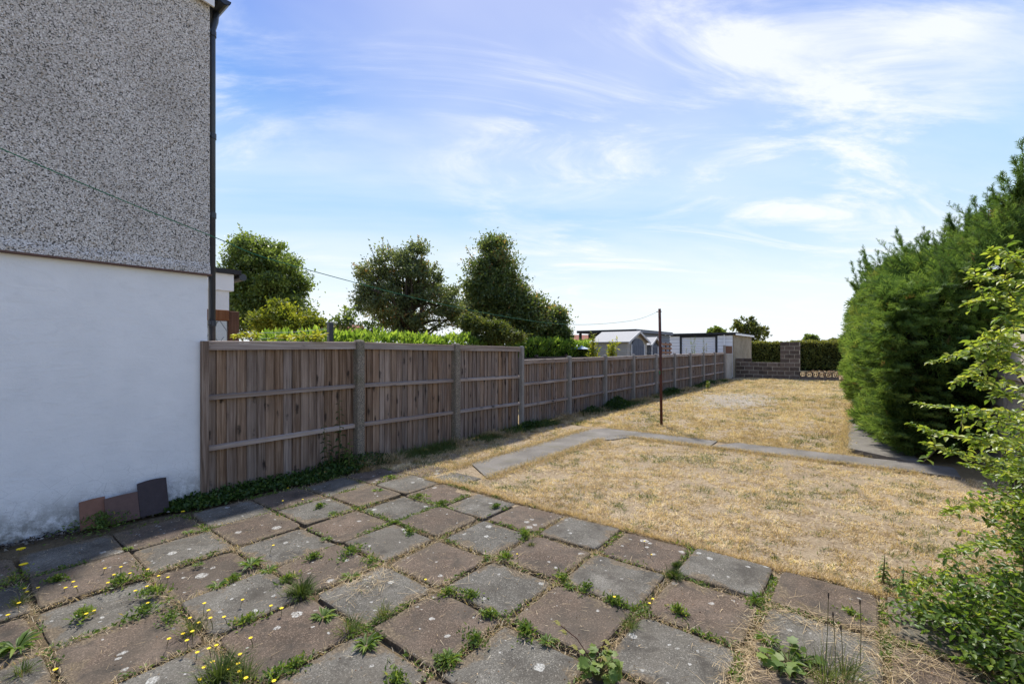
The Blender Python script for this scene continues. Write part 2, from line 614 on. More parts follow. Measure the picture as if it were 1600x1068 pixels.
def mk_slab(name, a, b, c3):
    m = Mt(name)
    v = m.pos()
    big = m.noise(v, 3.0, 6, 0.6)
    c = m.ramp(big, [(0.28, a), (0.5, b), (0.74, c3)])
    rr = m.rand()
    hsv = m.n("ShaderNodeHueSaturation"); m.L(c, hsv.inputs["Color"])
    va = m.math("MULTIPLY_ADD", rr, 0.4); va.node.inputs[2].default_value = 0.8
    m.L(va, hsv.inputs["Value"]); c = hsv.outputs[0]
    # aggregate speckle
    fine = m.voro(v, 210, out="Color")
    c = m.mix(m.rng_(fine, 0.62, 0.92, 0, 0.5), c, tuple(min(1, x * 2.6) for x in c3))
    c = m.mix(m.rng_(fine, 0.35, 0.1, 0, 0.55), c, tuple(x * 0.35 for x in a))
    fleck = m.voro(v, 75, out="Color")
    fd = m.voro(v, 75)
    fl = m.math("MULTIPLY", m.math("GREATER_THAN", fleck, 0.93), m.rng_(fd, 0.33, 0.2))
    c = m.mix(fl, c, (0.5, 0.45, 0.36))
    # dark dirt stains
    wash = m.noise(v, 1.4, 6, 0.7, 0.3)
    c = m.mix(m.rng_(wash, 0.42, 0.62, 0, 0.55), c, (0.088, 0.074, 0.056))
    st = m.noise(v, 5.5, 7, 0.7, 0.4)
    c = m.mix(m.rng_(st, 0.47, 0.70, 0, 0.72), c, (0.042, 0.036, 0.028))
    # pale lichen discs
    wob = m.n("ShaderNodeVectorMath", operation="ADD")
    nz = m.n("ShaderNodeTexNoise"); nz.inputs["Scale"].default_value = 30; nz.inputs["Detail"].default_value = 4; m.L(v, nz.inputs["Vector"])
    sc2 = m.n("ShaderNodeVectorMath", operation="SCALE"); sc2.inputs["Scale"].default_value = 0.035
    m.L(nz.outputs["Color"], sc2.inputs[0]); m.L(v, wob.inputs[0]); m.L(sc2.outputs[0], wob.inputs[1])
    for s_, th, r0 in ((5.6, 0.66, 0.24), (11.0, 0.80, 0.30), (22.0, 0.84, 0.30)):
        vv = m.mapv(wob.outputs[0], (1, 1, 0.02))
        d = m.voro(vv, s_); cl = m.n("ShaderNodeSeparateColor"); m.L(m.voro(vv, s_, out="Color"), cl.inputs[0])
        rr2 = m.math("MULTIPLY", cl.outputs[1], r0)
        inside = m.rng_(m.math("SUBTRACT", d, rr2), 0.012, -0.02)
        on = m.math("GREATER_THAN", cl.outputs[0], th)
        patch = m.rng_(m.noise(v, 75, 5, 0.8), 0.38, 0.60, 0.05, 1.0)
        f = m.math("MULTIPLY", m.math("MULTIPLY", inside, on), patch)
        c = m.mix(m.math("MULTIPLY", f, 0.85), c, (0.52, 0.51, 0.46))
    oc = m.n("ShaderNodeSeparateXYZ"); m.L(m.obj(False), oc.inputs[0])
    ex = m.math("SUBTRACT", 0.285, m.math("ABSOLUTE", oc.outputs[0])); ey = m.math("SUBTRACT", 0.275, m.math("ABSOLUTE", oc.outputs[1]))
    ed_ = m.math("MINIMUM", ex, ey)
    reach = m.math("MULTIPLY", m.rng_(m.noise(v, 4.0, 6, 0.7), 0.40, 0.72), 0.13)
    df = m.rng_(m.math("SUBTRACT", ed_, reach), 0.03, -0.02)
    soil = m.ramp(m.noise(v, 70, 4, 0.7), [(0.3, (0.05, 0.038, 0.025)), (0.52, (0.13, 0.098, 0.062)), (0.7, (0.30, 0.235, 0.15))])
    c = m.mix(m.math("MULTIPLY", df, 0.85), c, soil)
    hn = m.noise(v, 160, 3, 0.7)
    h2 = m.math("ADD", m.math("MULTIPLY", hn, 0.5), m.math("MULTIPLY", fine, 0.5))
    bp = m.bump(h2, 0.75, 0.004)
    bp2 = m.bump(big, 0.4, 0.02, bp)
    return m.bsdf(c, 0.88, bp2, spec=0.25)


m_slab_grey = mk_slab("grey_slab", (0.066, 0.060, 0.048), (0.112, 0.103, 0.084), (0.165, 0.152, 0.127))
m_slab_red = mk_slab("red_slab", (0.062, 0.044, 0.030), (0.100, 0.071, 0.049), (0.150, 0.112, 0.083))


def mk_soil(name, cols, sc=1.0):
    m = Mt(name)
    v = m.pos()
    n1 = m.noise(v, 1.1 * sc, 6, 0.65); n2 = m.noise(v, 26, 5, 0.75); n3 = m.noise(v, 120, 3, 0.7)
    c = m.ramp(n2, [(0.3, cols[0]), (0.5, cols[1]), (0.72, cols[2])])
    c = m.mix(m.rng_(n1, 0.35, 0.65, 0, 0.6), c, m.ramp(n3, [(0.3, cols[1]), (0.7, cols[2])]))
    return m.bsdf(c, 0.95, m.bump(n2, 0.9, 0.02), spec=0.1)


m_ground = mk_soil("dry_ground", ((0.14, 0.10, 0.055), (0.27, 0.20, 0.105), (0.40, 0.31, 0.17)))
m_lawnbase = mk_soil("lawn_thatch", ((0.10, 0.070, 0.042), (0.26, 0.195, 0.122), (0.45, 0.365, 0.25)))
m_bed = mk_soil("joint_soil", ((0.04, 0.03, 0.02), (0.10, 0.075, 0.045), (0.22, 0.165, 0.095)))


def mk_pebbledash():
    m = Mt("pebbledash")
    v = m.pos()
    d = m.voro(v, 108)
    cs = m.n("ShaderNodeSeparateColor"); m.L(m.voro(v, 108, out="Color"), cs.inputs[0])
    c = m.ramp(cs.outputs[0], [(0.0, (0.05, 0.05, 0.047)), (0.12, (0.10, 0.09, 0.08)), (0.22, (0.50, 0.47, 0.43)), (0.5, (0.74, 0.70, 0.65)),
                               (0.68, (0.42, 0.34, 0.24)), (0.8, (0.62, 0.58, 0.53)), (1.0, (0.85, 0.82, 0.78))])
    c = m.mix(m.rng_(d, 0.42, 0.8, 0, 0.6), c, (0.2, 0.185, 0.16))
    c = m.mix(m.rng_(m.noise(v, 1.3, 4), 0.45, 0.75, 0, 0.25), c, (0.16, 0.14, 0.11))
    return m.bsdf(c, 0.8, m.bump(d, 0.6, -0.006), spec=0.25)


m_peb = mk_pebbledash()


def mk_render():
    m = Mt("white_painted_render")
    v = m.pos()
    n = m.noise(v, 45, 5, 0.7); n2 = m.noise(v, 3.0, 5, 0.6)
    c = m.ramp(n2, [(0.3, (0.74, 0.745, 0.74)), (0.7, (0.82, 0.82, 0.81))])
    sep = m.n("ShaderNodeSeparateXYZ"); m.L(v, sep.inputs[0])
    dirt = m.math("MULTIPLY", m.rng_(sep.outputs[2], 0.42, 0.0), m.rng_(m.noise(v, 9, 7, 0.75), 0.30, 0.62))
    c = m.mix(m.math("MULTIPLY", dirt, 0.85), c, (0.12, 0.115, 0.085))
    tr = m.noise(m.mapv(v, (1, 3.0, 9.0), (0.35, 0, 0)), 1.0, 6, 0.65, 1.2)
    c = m.mix(m.rng_(tr, 0.52, 0.70, 0, 0.12), c, (0.5, 0.5, 0.49))
    spl = m.math("MULTIPLY", m.rng_(m.voro(v, 55), 0.22, 0.08), m.rng_(sep.outputs[2], 0.6, 0.05, 0, 0.6))
    c = m.mix(spl, c, (0.2, 0.18, 0.14))
    # fine surface cracks and specks near the foot
    cr = m.voro(m.mapv(v, (7, 7, 11)), 1.0, feature="DISTANCE_TO_EDGE")
    crf = m.math("MULTIPLY", m.rng_(cr, 0.012, 0.0), m.rng_(sep.outputs[2], 0.8, 0.2, 0, 0.5))
    c = m.mix(crf, c, (0.2, 0.2, 0.2))
    sk = m.math("GREATER_THAN", m.voro(v, 20, out="Color"), 0.985)
    c = m.mix(m.math("MULTIPLY", sk, m.rng_(m.voro(v, 20), 0.16, 0.05)), c, (0.22, 0.2, 0.18))
    return m.bsdf(c, 0.85, m.bump(tr, 0.25, 0.02, m.bump(n, 0.45, 0.006)), spec=0.25)


m_render = mk_render()
m_white = simple("white_upvc", (0.78, 0.79, 0.80), 0.4, 0.04, 6, 0.03, spec=0.4)
m_black = simple("dark_plastic", (0.028, 0.034, 0.045), 0.35, 0.25, 8, 0.05, spec=0.5)
m_felt = simple("roofing_felt", (0.035, 0.037, 0.04), 0.9, 0.35, 30, 0.3)
m_grey_roof = simple("grey_shed_roof", (0.40, 0.39, 0.37), 0.85, 0.12, 18, 0.3)
m_shedwall = simple("shed_cladding", (0.46, 0.42, 0.35), 0.8, 0.1, 12, 0.2)
m_shedblue = simple("blue_grey_paint", (0.105, 0.12, 0.15), 0.6, 0.15, 12, 0.15)
m_shedtrim = simple("pale_trim", (0.60, 0.58, 0.54), 0.7, 0.08, 12, 0.1)
m_greyclad = simple("grey_cladding", (0.20, 0.215, 0.235), 0.75, 0.15, 14, 0.2)
m_rust = simple("rusted_steel", (0.085, 0.030, 0.020), 0.75, 0.55, 34, 0.4)
m_tile_orange = simple("orange_clay", (0.21, 0.105, 0.07), 0.85, 0.3, 22, 0.3)
m_tile_brown = simple("brown_clay", (0.13, 0.078, 0.062), 0.85, 0.25, 22, 0.3)
m_tile_dark = simple("dark_roof_tile_clay", (0.055, 0.042, 0.042), 0.85, 0.3, 22, 0.3)
m_line = simple("green_cord", (0.03, 0.16, 0.08), 0.5, 0.2, 30, 0.05)
m_wire = simple("wire", (0.25, 0.25, 0.25), 0.5, 0.1, 30, 0.05, metal=0.6)
m_bark = simple("bark", (0.075, 0.055, 0.04), 0.95, 0.45, 16, 0.7)
m_stem = simple("green_stem", (0.11, 0.10, 0.035), 0.7, 0.3, 40, 0.1)
m_redroof = simple("red_roof_tile", (0.30, 0.11, 0.07), 0.85, 0.2, 6, 0.2)
m_yellow = simple("yellow_petal", (0.85, 0.62, 0.01), 0.6, 0.12, 60, 0.05)
m_bag = simple("black_polythene", (0.02, 0.021, 0.023), 0.3, 0.3, 10, 0.2, spec=0.5)
m_blue = simple("pale_blue_canvas", (0.42, 0.50, 0.60), 0.7, 0.08, 6, 0.05)


def mk_block(name, lo, hi):
    m = Mt(name)
    v = m.pos()
    n = m.noise(v, 5, 6, 0.7); n2 = m.noise(v, 60, 4, 0.7)
    c = m.ramp(n, [(0.3, lo), (0.7, hi)])
    hs = m.n("ShaderNodeHueSaturation"); m.L(c, hs.inputs["Color"])
    va = m.math("MULTIPLY_ADD", m.rand(), 0.6); va.node.inputs[2].default_value = 0.7
    m.L(va, hs.inputs["Value"])
    return m.bsdf(hs.outputs[0], 0.92, m.bump(n2, 0.8, 0.012), spec=0.15)


m_block = mk_block("dark_block", (0.085, 0.062, 0.048), (0.165, 0.125, 0.098))
m_mortar = mk_block("pale_mortar", (0.24, 0.205, 0.155), (0.37, 0.325, 0.25))


def mk_glass():
    m = Mt("window_glass")
    return m.bsdf((0.8, 0.85, 0.85), 0.03, spec=0.5, Transmission_Weight=0.9, IOR=1.02)


m_glass = mk_glass()

# foliage (base colours from dark to light)
m_lf_tree = leafmat("tree_leaf", [(0, (0.058, 0.088, 0.023)), (0.5, (0.130, 0.189, 0.046)), (1, (0.260, 0.325, 0.091))], 0.48, 0.4, 0.5)
m_lf_apple = leafmat("apple_leaf", [(0, (0.065, 0.086, 0.036)), (0.5, (0.130, 0.166, 0.068)), (0.93, (0.247, 0.286, 0.130)), (1, (0.390, 0.221, 0.078))], 0.45, 0.4, 0.5)
m_lf_dark = leafmat("dense_leaf", [(0, (0.055, 0.081, 0.026)), (0.6, (0.117, 0.163, 0.048)), (0.9, (0.208, 0.247, 0.078)), (1, (0.390, 0.260, 0.104))], 0.45, 0.4, 0.5)
m_lf_olive = leafmat("olive_leaf", [(0, (0.05, 0.07, 0.02)), (0.6, (0.10, 0.13, 0.03)), (1, (0.20, 0.20, 0.06))], 0.4)
m_lf_yellow = leafmat("yellow_green_leaf", [(0, (0.08, 0.11, 0.015)), (0.5, (0.20, 0.24, 0.03)), (1, (0.40, 0.38, 0.05))], 0.45)
m_lf_laurel = leafmat("laurel_leaf", [(0, (0.05, 0.10, 0.018)), (0.5, (0.13, 0.22, 0.035)), (1, (0.30, 0.40, 0.08))], 0.6, 0.35)
m_lf_cypress = leafmat("cypress_spray", [(0, (0.038, 0.070, 0.026)), (0.5, (0.085, 0.150, 0.040)), (0.9, (0.18, 0.26, 0.065)), (1, (0.18, 0.13, 0.06))], 0.42, 0.6, 0.2)
m_lf_privet = leafmat("privet_leaf", [(0, (0.04, 0.085, 0.018)), (0.45, (0.12, 0.20, 0.035)), (0.85, (0.30, 0.37, 0.06)), (1, (0.46, 0.47, 0.11))], 0.48, 0.4, 0.4)
m_lf_hedge = leafmat("far_hedge_leaf", [(0, (0.05, 0.065, 0.018)), (0.6, (0.12, 0.14, 0.035)), (1, (0.28, 0.27, 0.08))], 0.45)
m_lf_ivy = leafmat("ivy_leaf", [(0, (0.018, 0.042, 0.012)), (0.6, (0.045, 0.09, 0.02)), (1, (0.12, 0.17, 0.04))], 0.3, 0.4)
m_lf_weed = leafmat("weed_leaf", [(0, (0.05, 0.09, 0.02)), (0.5, (0.12, 0.19, 0.035)), (0.9, (0.24, 0.30, 0.06)), (1, (0.40, 0.30, 0.12))], 0.4, 0.5)
m_grass = leafmat("grass_blade", [(0, (0.05, 0.08, 0.02)), (0.25, (0.13, 0.17, 0.045)), (0.40, (0.25, 0.18, 0.10)), (0.7, (0.60, 0.455, 0.27)), (1, (0.86, 0.74, 0.53))], 0.3, 0.7, 0.15)
m_core = simple("hedge_core", (0.018, 0.022, 0.010), 1.0, 0.4, 12, 0.8, spec=0.0)  # near-black fill for the solid cores added inside the hedges

# ================================================================== SETTING
# ground sheet
def sheet(name, xs, ys, dz, mat, kind="structure"):
    V = [(x, y, gz(y) + dz) for y in ys for x in xs]
    nx = len(xs)
    F = [(j * nx + i, j * nx + i + 1, (j + 1) * nx + i + 1, (j + 1) * nx + i) for j in range(len(ys) - 1) for i in range(nx - 1)]
    me = bpy.data.meshes.new(name); me.from_pydata(V, [], F)
    o = link(name, me, mat)
    o["kind"] = kind
    return o


sheet("ground", [-2500, -60, -20, 0, 20, 60, 2500], [-300, -20, 0, 6, 12, 20, 30, 46, 60, 200, 3000], -0.07, m_ground)
LX0, LX1 = -5.6, -0.28
sheet("lawn", [LX0, -3, 1.6], [3.7, 6, 7.95], -0.008, m_lawnbase)
sheet("far_lawn", [LX0, -3, LX1], [7.95, 12, 20, 27.4], -0.008, m_lawnbase)
sheet("patio", [-5.76, -3, 1.8], [-2.5, 0, 3.7], -0.032, m_bed)
PATIO = bpy.data.objects["patio"]

# bare greyish soil showing through the far lawn
_n = 40
_pv = [(-3.25 + math.cos(2 * PI * i / _n) * 1.15 * (1 + 0.18 * math.sin(i * 1.9) + 0.1 * math.sin(i * 4.1)), 15.6 + math.sin(2 * PI * i / _n) * 2.4 * (1 + 0.15 * math.cos(i * 2.3))) for i in range(_n)]
_me = bpy.data.meshes.new("bare_soil_patch"); _me.from_pydata([(x, y, gz(y) - 0.003) for x, y in _pv], [], [tuple(range(_n))])
link("bare_soil_patch", _me, mk_soil("bare_soil", ((0.17, 0.145, 0.115), (0.29, 0.25, 0.20), (0.42, 0.37, 0.30))))["kind"] = "structure"

# ---- slabs
GX = [-0.5 - 0.59 * k for k in range(-4, 9)]           # column boundaries
GY = [3.82 - 0.57 * k for k in range(0, 11)]


def slab_mesh(w, h, rng, chip=0.012):
    pts = []
    cor = [(-w / 2, -h / 2), (w / 2, -h / 2), (w / 2, h / 2), (-w / 2, h / 2)]
    nseg = 7
    for i in range(4):
        a = np.array(cor[i]); b = np.array(cor[(i + 1) % 4])
        d = (b - a) / np.linalg.norm(b - a); nrm = np.array([-d[1], d[0]])
        ph = rng.random() * 10
        for k in range(nseg):
            u = (k + 0.0) / nseg
            p = a + (b - a) * u
            inw = abs(math.sin(ph + u * 7)) * 0.004 + rng.random() * 0.004
            if k == 0:
                p = p + (np.array([0, 0]) - p) / np.linalg.norm(p) * (0.008 + rng.random() * 0.03 * (chip / 0.012))
                pts.append(p)
            else:
                pts.append(p + nrm * inw)
    n = len(pts)
    V = []
    for zz, sc in ((-0.05, 0.0), (-0.006, 0.0), (0.0, 0.008)):
        for p in pts:
            q = p * (1 - sc / np.linalg.norm(p) * 1.3)
            V.append((q[0], q[1], zz))
    F = []
    for r in range(2):
        for i in range(n):
            F.append((r * n + i, r * n + (i + 1) % n, (r + 1) * n + (i + 1) % n, (r + 1) * n + i))
    V.append((0, 0, 0.001 + rng.random() * 0.003)); ci = len(V) - 1
    for i in range(n):
        F.append((2 * n + i, 2 * n + (i + 1) % n, ci))
    me = bpy.data.meshes.new("slab"); me.from_pydata(V, [], F)
    for p in me.polygons: p.use_smooth = False
    return me


SLABS = []
srng = np.random.default_rng(21)
for ci in range(len(GX) - 1):
    for ri in range(len(GY) - 1):
        x1, x0 = GX[ci], GX[ci + 1]
        y1, y0 = GY[ri], GY[ri + 1]
        if x0 > 1.1: continue
        cx, cy = (x0 + x1) / 2, (y0 + y1) / 2
        if cx < -4.04:
            cy += 0.03
        if cx < -5.35: continue
        if y1 < -0.4: continue
        grey = (ci - 4 + ri) % 2 == 0
        # tighter joints on the older rows by the wall
        gap = 0.008 if cx < -3.45 else (0.035 if cx > -3.4 and cy > 1.5 else 0.016)
        gap += srng.random() * 0.012
        me = slab_mesh(0.59 - gap, 0.57 - gap, srng)
        o = link("slab", me, m_slab_grey if grey else m_slab_red, PATIO)
        z = srng.normal() * 0.004
        if -4.04 < cx < -3.4: z -= 0.012
        if ri == 0 and cx > -1.2: z += 0.018
        o.location = (cx + srng.normal() * 0.006, cy + srng.normal() * 0.006, 0.002 + z)
        o.rotation_euler = (srng.normal() * 0.008, srng.normal() * 0.008, srng.normal() * 0.014)
        o["label"] = "worn square concrete slab, " + ("grey" if grey else "dull red")
        SLABS.append((cx, cy))
# extra grey and red pieces continuing behind the last row, beside the path
for (cx, cy, w, h, g) in [(-4.62, 4.08, 0.52, 0.5, 0), (-4.03, 4.05, 0.5, 0.44, 1)]:
    o = link("slab", slab_mesh(w, h, srng), m_slab_grey if g else m_slab_red, PATIO)
    o.location = (cx, cy, 0.004); o.rotation_euler = (0, 0, srng.normal() * 0.02)

# ---- concrete paths
def path(name, poly, z=0.012, th=0.06):
    mb = MB()
    n = len(poly)
    V = [(x, y, gz(y) + z) for x, y in poly] + [(x, y, gz(y) + z - th) for x, y in poly]
    F = [tuple(range(n))] + [(i, n + i, n + (i + 1) % n, (i + 1) % n) for i in range(n)]
    mb.add(V, F)
    o = mb.build(name, m_path)
    o["kind"] = "structure"
    return o


def wob(a, b, n, amp, rng=srng):
    out = []
    for i in range(n):
        u = i / n
        x = a[0] + (b[0] - a[0]) * u; y = a[1] + (b[1] - a[1]) * u
        k = amp if i else 0
        out.append((x + rng.normal() * k, y + rng.normal() * k))
    return out


# garden path: a long bay beside the fence, a bend, then across the lawn
pl = path("path", wob((-3.72, 4.3), (-3.72, 7.2), 8, .012) + wob((-3.72, 7.2), (-3.35, 7.85), 4, .01) + wob((-3.35, 7.85), (-2.02, 7.92), 5, .01) +
          wob((-2.02, 7.92), (-2.02, 8.52), 3, .004) + wob((-2.02, 8.52), (-4.1, 8.5), 6, .012) + wob((-4.1, 8.5), (-4.42, 8.0), 4, .01) + wob((-4.42, 8.0), (-4.36, 4.3), 9, .012))
path("cross_path", wob((-1.99, 7.9), (0.95, 7.86), 10, .012) + wob((0.95, 7.86), (0.95, 8.44), 3, .004) + wob((0.95, 8.44), (-1.99, 8.5), 10, .012), z=0.02)
path("side_path", wob((0.62, 8.47), (0.62, 27.6), 22, .01) + wob((0.62, 27.6), (-0.25, 27.6), 3, .01) + wob((-0.25, 27.6), (-0.22, 8.49), 30, .018), z=0.014)

# ================================================================== HOUSE
WX = -5.63
house = empty("house", (WX, 1.88, 0), 0, "neighbouring house with grey pebbledash above a white painted wall", "house")
CY = 1.88


def P_(o):  # convert world coords to house coords
    return (o[0] - WX, o[1] - CY, o[2])


def mbw(parent_loc):
    """MB whose build shifts world coordinates into the parent's frame"""
    class W(MB):
        def build(s, name, mat, parent=None, loc=None, smooth=False):
            s.v = [(v[0] - parent_loc[0], v[1] - parent_loc[1], v[2] - parent_loc[2]) for v in s.v]
            return MB.build(s, name, mat, parent, loc, smooth)
    return W()


HL = (WX, CY, 0)
ZP = 2.44
b = mbw(HL); b.box(WX - 5, WX, -3.2, CY, -0.1, ZP - 0.03); b.build("lower_wall", m_render, house)
b = mbw(HL)
# pebbledash with a flared drip edge at its foot
prof = [(WX - 4.95, ZP - 0.02), (WX + 0.045, ZP - 0.02), (WX + 0.04, ZP + 0.03), (WX + 0.02, ZP + 0.10), (WX + 0.018, 5.42), (WX - 4.95, 5.42)]
b.prism(prof, "y", -3.22, CY + 0.018)
b.build("upper_wall", m_peb, house)
b = mbw(HL); b.box(WX - 4.9, WX + 0.049, -3.22, CY + 0.03, ZP - 0.035, ZP - 0.018); b.build("drip_bead", m_tile_brown, house)
b = mbw(HL)
b.prism([(-3.3, 5.86), (CY + 0.045, 5.31), (CY + 0.045, 5.50), (-3.3, 6.05)], "x", WX + 0.05, WX + 0.075)
b.build("verge_board", m_white, house)
b = mbw(HL)
b.prism([(-3.4, 6.056), (CY + 0.16, 5.49), (CY + 0.16, 5.53), (-3.4, 6.11)], "x", WX - 5.1, WX + 0.12)
b.build("roof", m_tile_dark, house)
b = mbw(HL)
gp = [(CY + 0.07 + 0.065 + 0.065 * math.cos(a), 5.44 + 0.065 * math.sin(a)) for a in np.linspace(PI, 2 * PI, 9)]
gp += [(CY + 0.07 + 0.065 + 0.058 * math.cos(a), 5.44 + 0.058 * math.sin(a)) for a in np.linspace(2 * PI, PI, 9)]
b.prism(gp, "x", WX - 5, WX + 0.10)
b.add([(WX + 0.10, p[0], p[1]) for p in gp[:9]], [tuple(range(9))])
b.build("gutter", m_black, house)
# hopper and rain pipe
tpipe, pipex = on_x(331, WX - 0.02)
PX, PY = WX - 0.115, CY + 0.085
b = mbw(HL)
b.tube([(PX, PY + 0.04, 5.38), (PX, PY + 0.03, 5.28), (PX, PY, 5.16), (PX, PY, 5.0), (PX, PY, 0.05)], 0.035, 14)
dp = b.build("downpipe", m_black, house, smooth=True)
for zz in (5.12, 3.98, 3.1, 1.9, 0.9):
    b = mbw(HL); b.tube([(PX, PY, zz - 0.03), (PX, PY, zz + 0.03)], 0.043, 14); b.box(PX - 0.06, PX + 0.06, PY - 0.055, PY - 0.03, zz - 0.015, zz + 0.015)
    b.build("pipe_collar", m_black, dp)
for zz in ():
    pass

# ---- dark rubble line along the wall foot
sp = Soup()
n = 900
yy = RNG.random(n) * 3.0 - 1.0
xx = WX + 0.02 + np.abs(RNG.normal(size=n)) * 0.07
P = np.stack([xx, yy, np.full(n, -0.01) + RNG.random(n) * 0.02], 1)
leaves(sp, P, rdir(n) * [1, 1, 0.4], 0.02 + RNG.random(n) * 0.03, 0.02, RNG.random(n), 0.6)
mm = leafmat("rubble_bits", [(0, (0.03, 0.025, 0.02)), (0.7, (0.12, 0.10, 0.08)), (1, (0.3, 0.27, 0.22))], 0.0, 0.9)
tag(sp.build("wall_foot_debris", mm), "crumbled dirt and chippings along the foot of the white wall", "debris", kind="stuff")

# ---- three tiles leaning on the wall
def leaning(name, y0, y1, h, mat, label, curve=0.0, lean=0.30, xb=0.2):
    ym = (y0 + y1) / 2; w = y1 - y0
    mb = MB(); n = 9
    top = []; bot = []
    V = []; F = []
    for k in range(n + 1):
        u = k / n * 2 - 1
        off = curve * (1 - u * u)
        zt = h + curve * 0.5 * (1 - u * u) + 0.006 * u
        for (dx, zz) in ((0, 0), (0, zt), (-0.014, zt), (-0.014, 0)):
            V.append((dx + off, u * w / 2, zz))
    for k in range(n):
        for j in range(4):
            F.append((k * 4 + j, k * 4 + (j + 1) % 4, (k + 1) * 4 + (j + 1) % 4, (k + 1) * 4 + j))
    F.append((0, 1, 2, 3)); F.append((n * 4 + 3, n * 4 + 2, n * 4 + 1, n * 4))
    mb.add(V, F)
    o = mb.build(name, mat)
    o.location = (WX + xb, ym, 0.005); o.rotation_euler = (0, -lean, 0)
    return tag(o, label, "tile", "roof tiles leaning on the white wall")


def ywall(px, X): return on_x(px, X)[1]


XB = WX + 0.16
leaning("roof_tile", ywall(219, XB), ywall(265, XB), 0.325, m_tile_dark, "tallest dark brown roof tile leaning against the white wall", 0.02, 0.32, 0.16)
leaning("roof_tile", ywall(166, XB), ywall(218.5, XB), 0.245, m_tile_brown, "shorter brown roof tile between the tall dark tile and the orange tile", 0.006, 0.36, 0.17)
leaning("roof_tile", ywall(126, XB - .02), ywall(167, XB - .02), 0.25, m_tile_orange, "small orange clay tile at the end of the three leaning tiles", 0.006, 0.30, 0.14)

# ---- neighbour's flat roofed lean-to and its leaded window
px_lean = -8.3
t0_, _ = on_x(350, px_lean)
lt = empty("lean_to", (px_lean, 3.0, 0), 0, "white fascia of a flat roofed lean-to just beyond the drainpipe", "extension")
LL = (px_lean, 3.0, 0)
ty, yA = on_x(365, px_lean)
zt_ = zat(429, ty); zb_ = zat(455, ty)
b = mbw(LL); b.box(px_lean - 2.5, px_lean - 0.02, 0.2, yA - 0.06, 0, zb_); b.build("wall", m_render, lt)
b = mbw(LL); b.box(px_lean - 2.5, px_lean + 0.01, 0.2, yA, zb_, zt_); b.build("fascia", m_white, lt)
b = mbw(LL); b.box(px_lean - 2.6, px_lean + 0.06, 0.1, yA + 0.10, zt_ + 0.002, zt_ + 0.075); b.build("roof", m_felt, lt)
b = mbw(LL); b.tube([(px_lean + 0.02, yA + 0.14, zt_ - 0.03), (px_lean - 2.4, yA + 0.14, zt_ - 0.05)], 0.06, 10); b.build("gutter", m_black, lt)
# leaded window in a brown frame
WX2 = -7.6
tA, yB = on_x(372, WX2); _, y0w = on_x(332, WX2)
zW1 = zat(487, tA); zW0 = zat(535, tA) - 0.55
fl = empty("leaded_window", (WX2, yB, 0), 0, "brown timber frame with diamond leaded glass seen behind the drainpipe", "window")
FLc = (WX2, yB, 0)
b = mbw(FLc); b.bbox(WX2 - 0.05, WX2 + 0.05, yB - 0.14, yB, 0, zW1 + 0.0, 0.008); b.build("post", m_brownwood, fl)
b = mbw(FLc); b.bbox(WX2 - 0.06, WX2 + 0.06, y0w - 0.9, yB - 0.143, zW1 - 0.15, zW1 + 0.01, 0.008); b.build("head_rail", m_brownwood, fl)
b = mbw(FLc); b.box(WX2 - 0.005, WX2 + 0.003, y0w - 0.85, yB - 0.145, zW0, zW1 - 0.152); b.build("pane", m_glass, fl)
b = mbw(FLc); b.bbox(WX2 - 0.06, WX2 + 0.06, y0w - 0.9, yB - 0.143, zW0 - 0.6, zW0 - 0.003, 0.008); b.build("sill_panel", m_brownwood, fl)
b = mbw(FLc)
hh = zW1 - 0.152 - zW0; yr = yB - 0.15
k = 0
for i in range(-3, 8):
    for sgn in (1, -1):
        y_a = yr - i * 0.22; y_b = y_a - sgn * hh * 0.62
        pts = []
        for u in np.linspace(0, 1, 12):
            yy_ = y_a + (y_b - y_a) * u
            if y0w - 0.85 < yy_ < yr: pts.append((WX2 + 0.006, yy_, zW0 + hh * u))
        if len(pts) > 1: b.tube(pts, 0.006, 5)
b.build("leading", m_greyclad, fl)

# ================================================================== FENCES
FX = -5.66
PIT = 1.93


def post_y(n): return 3.76 + PIT * n


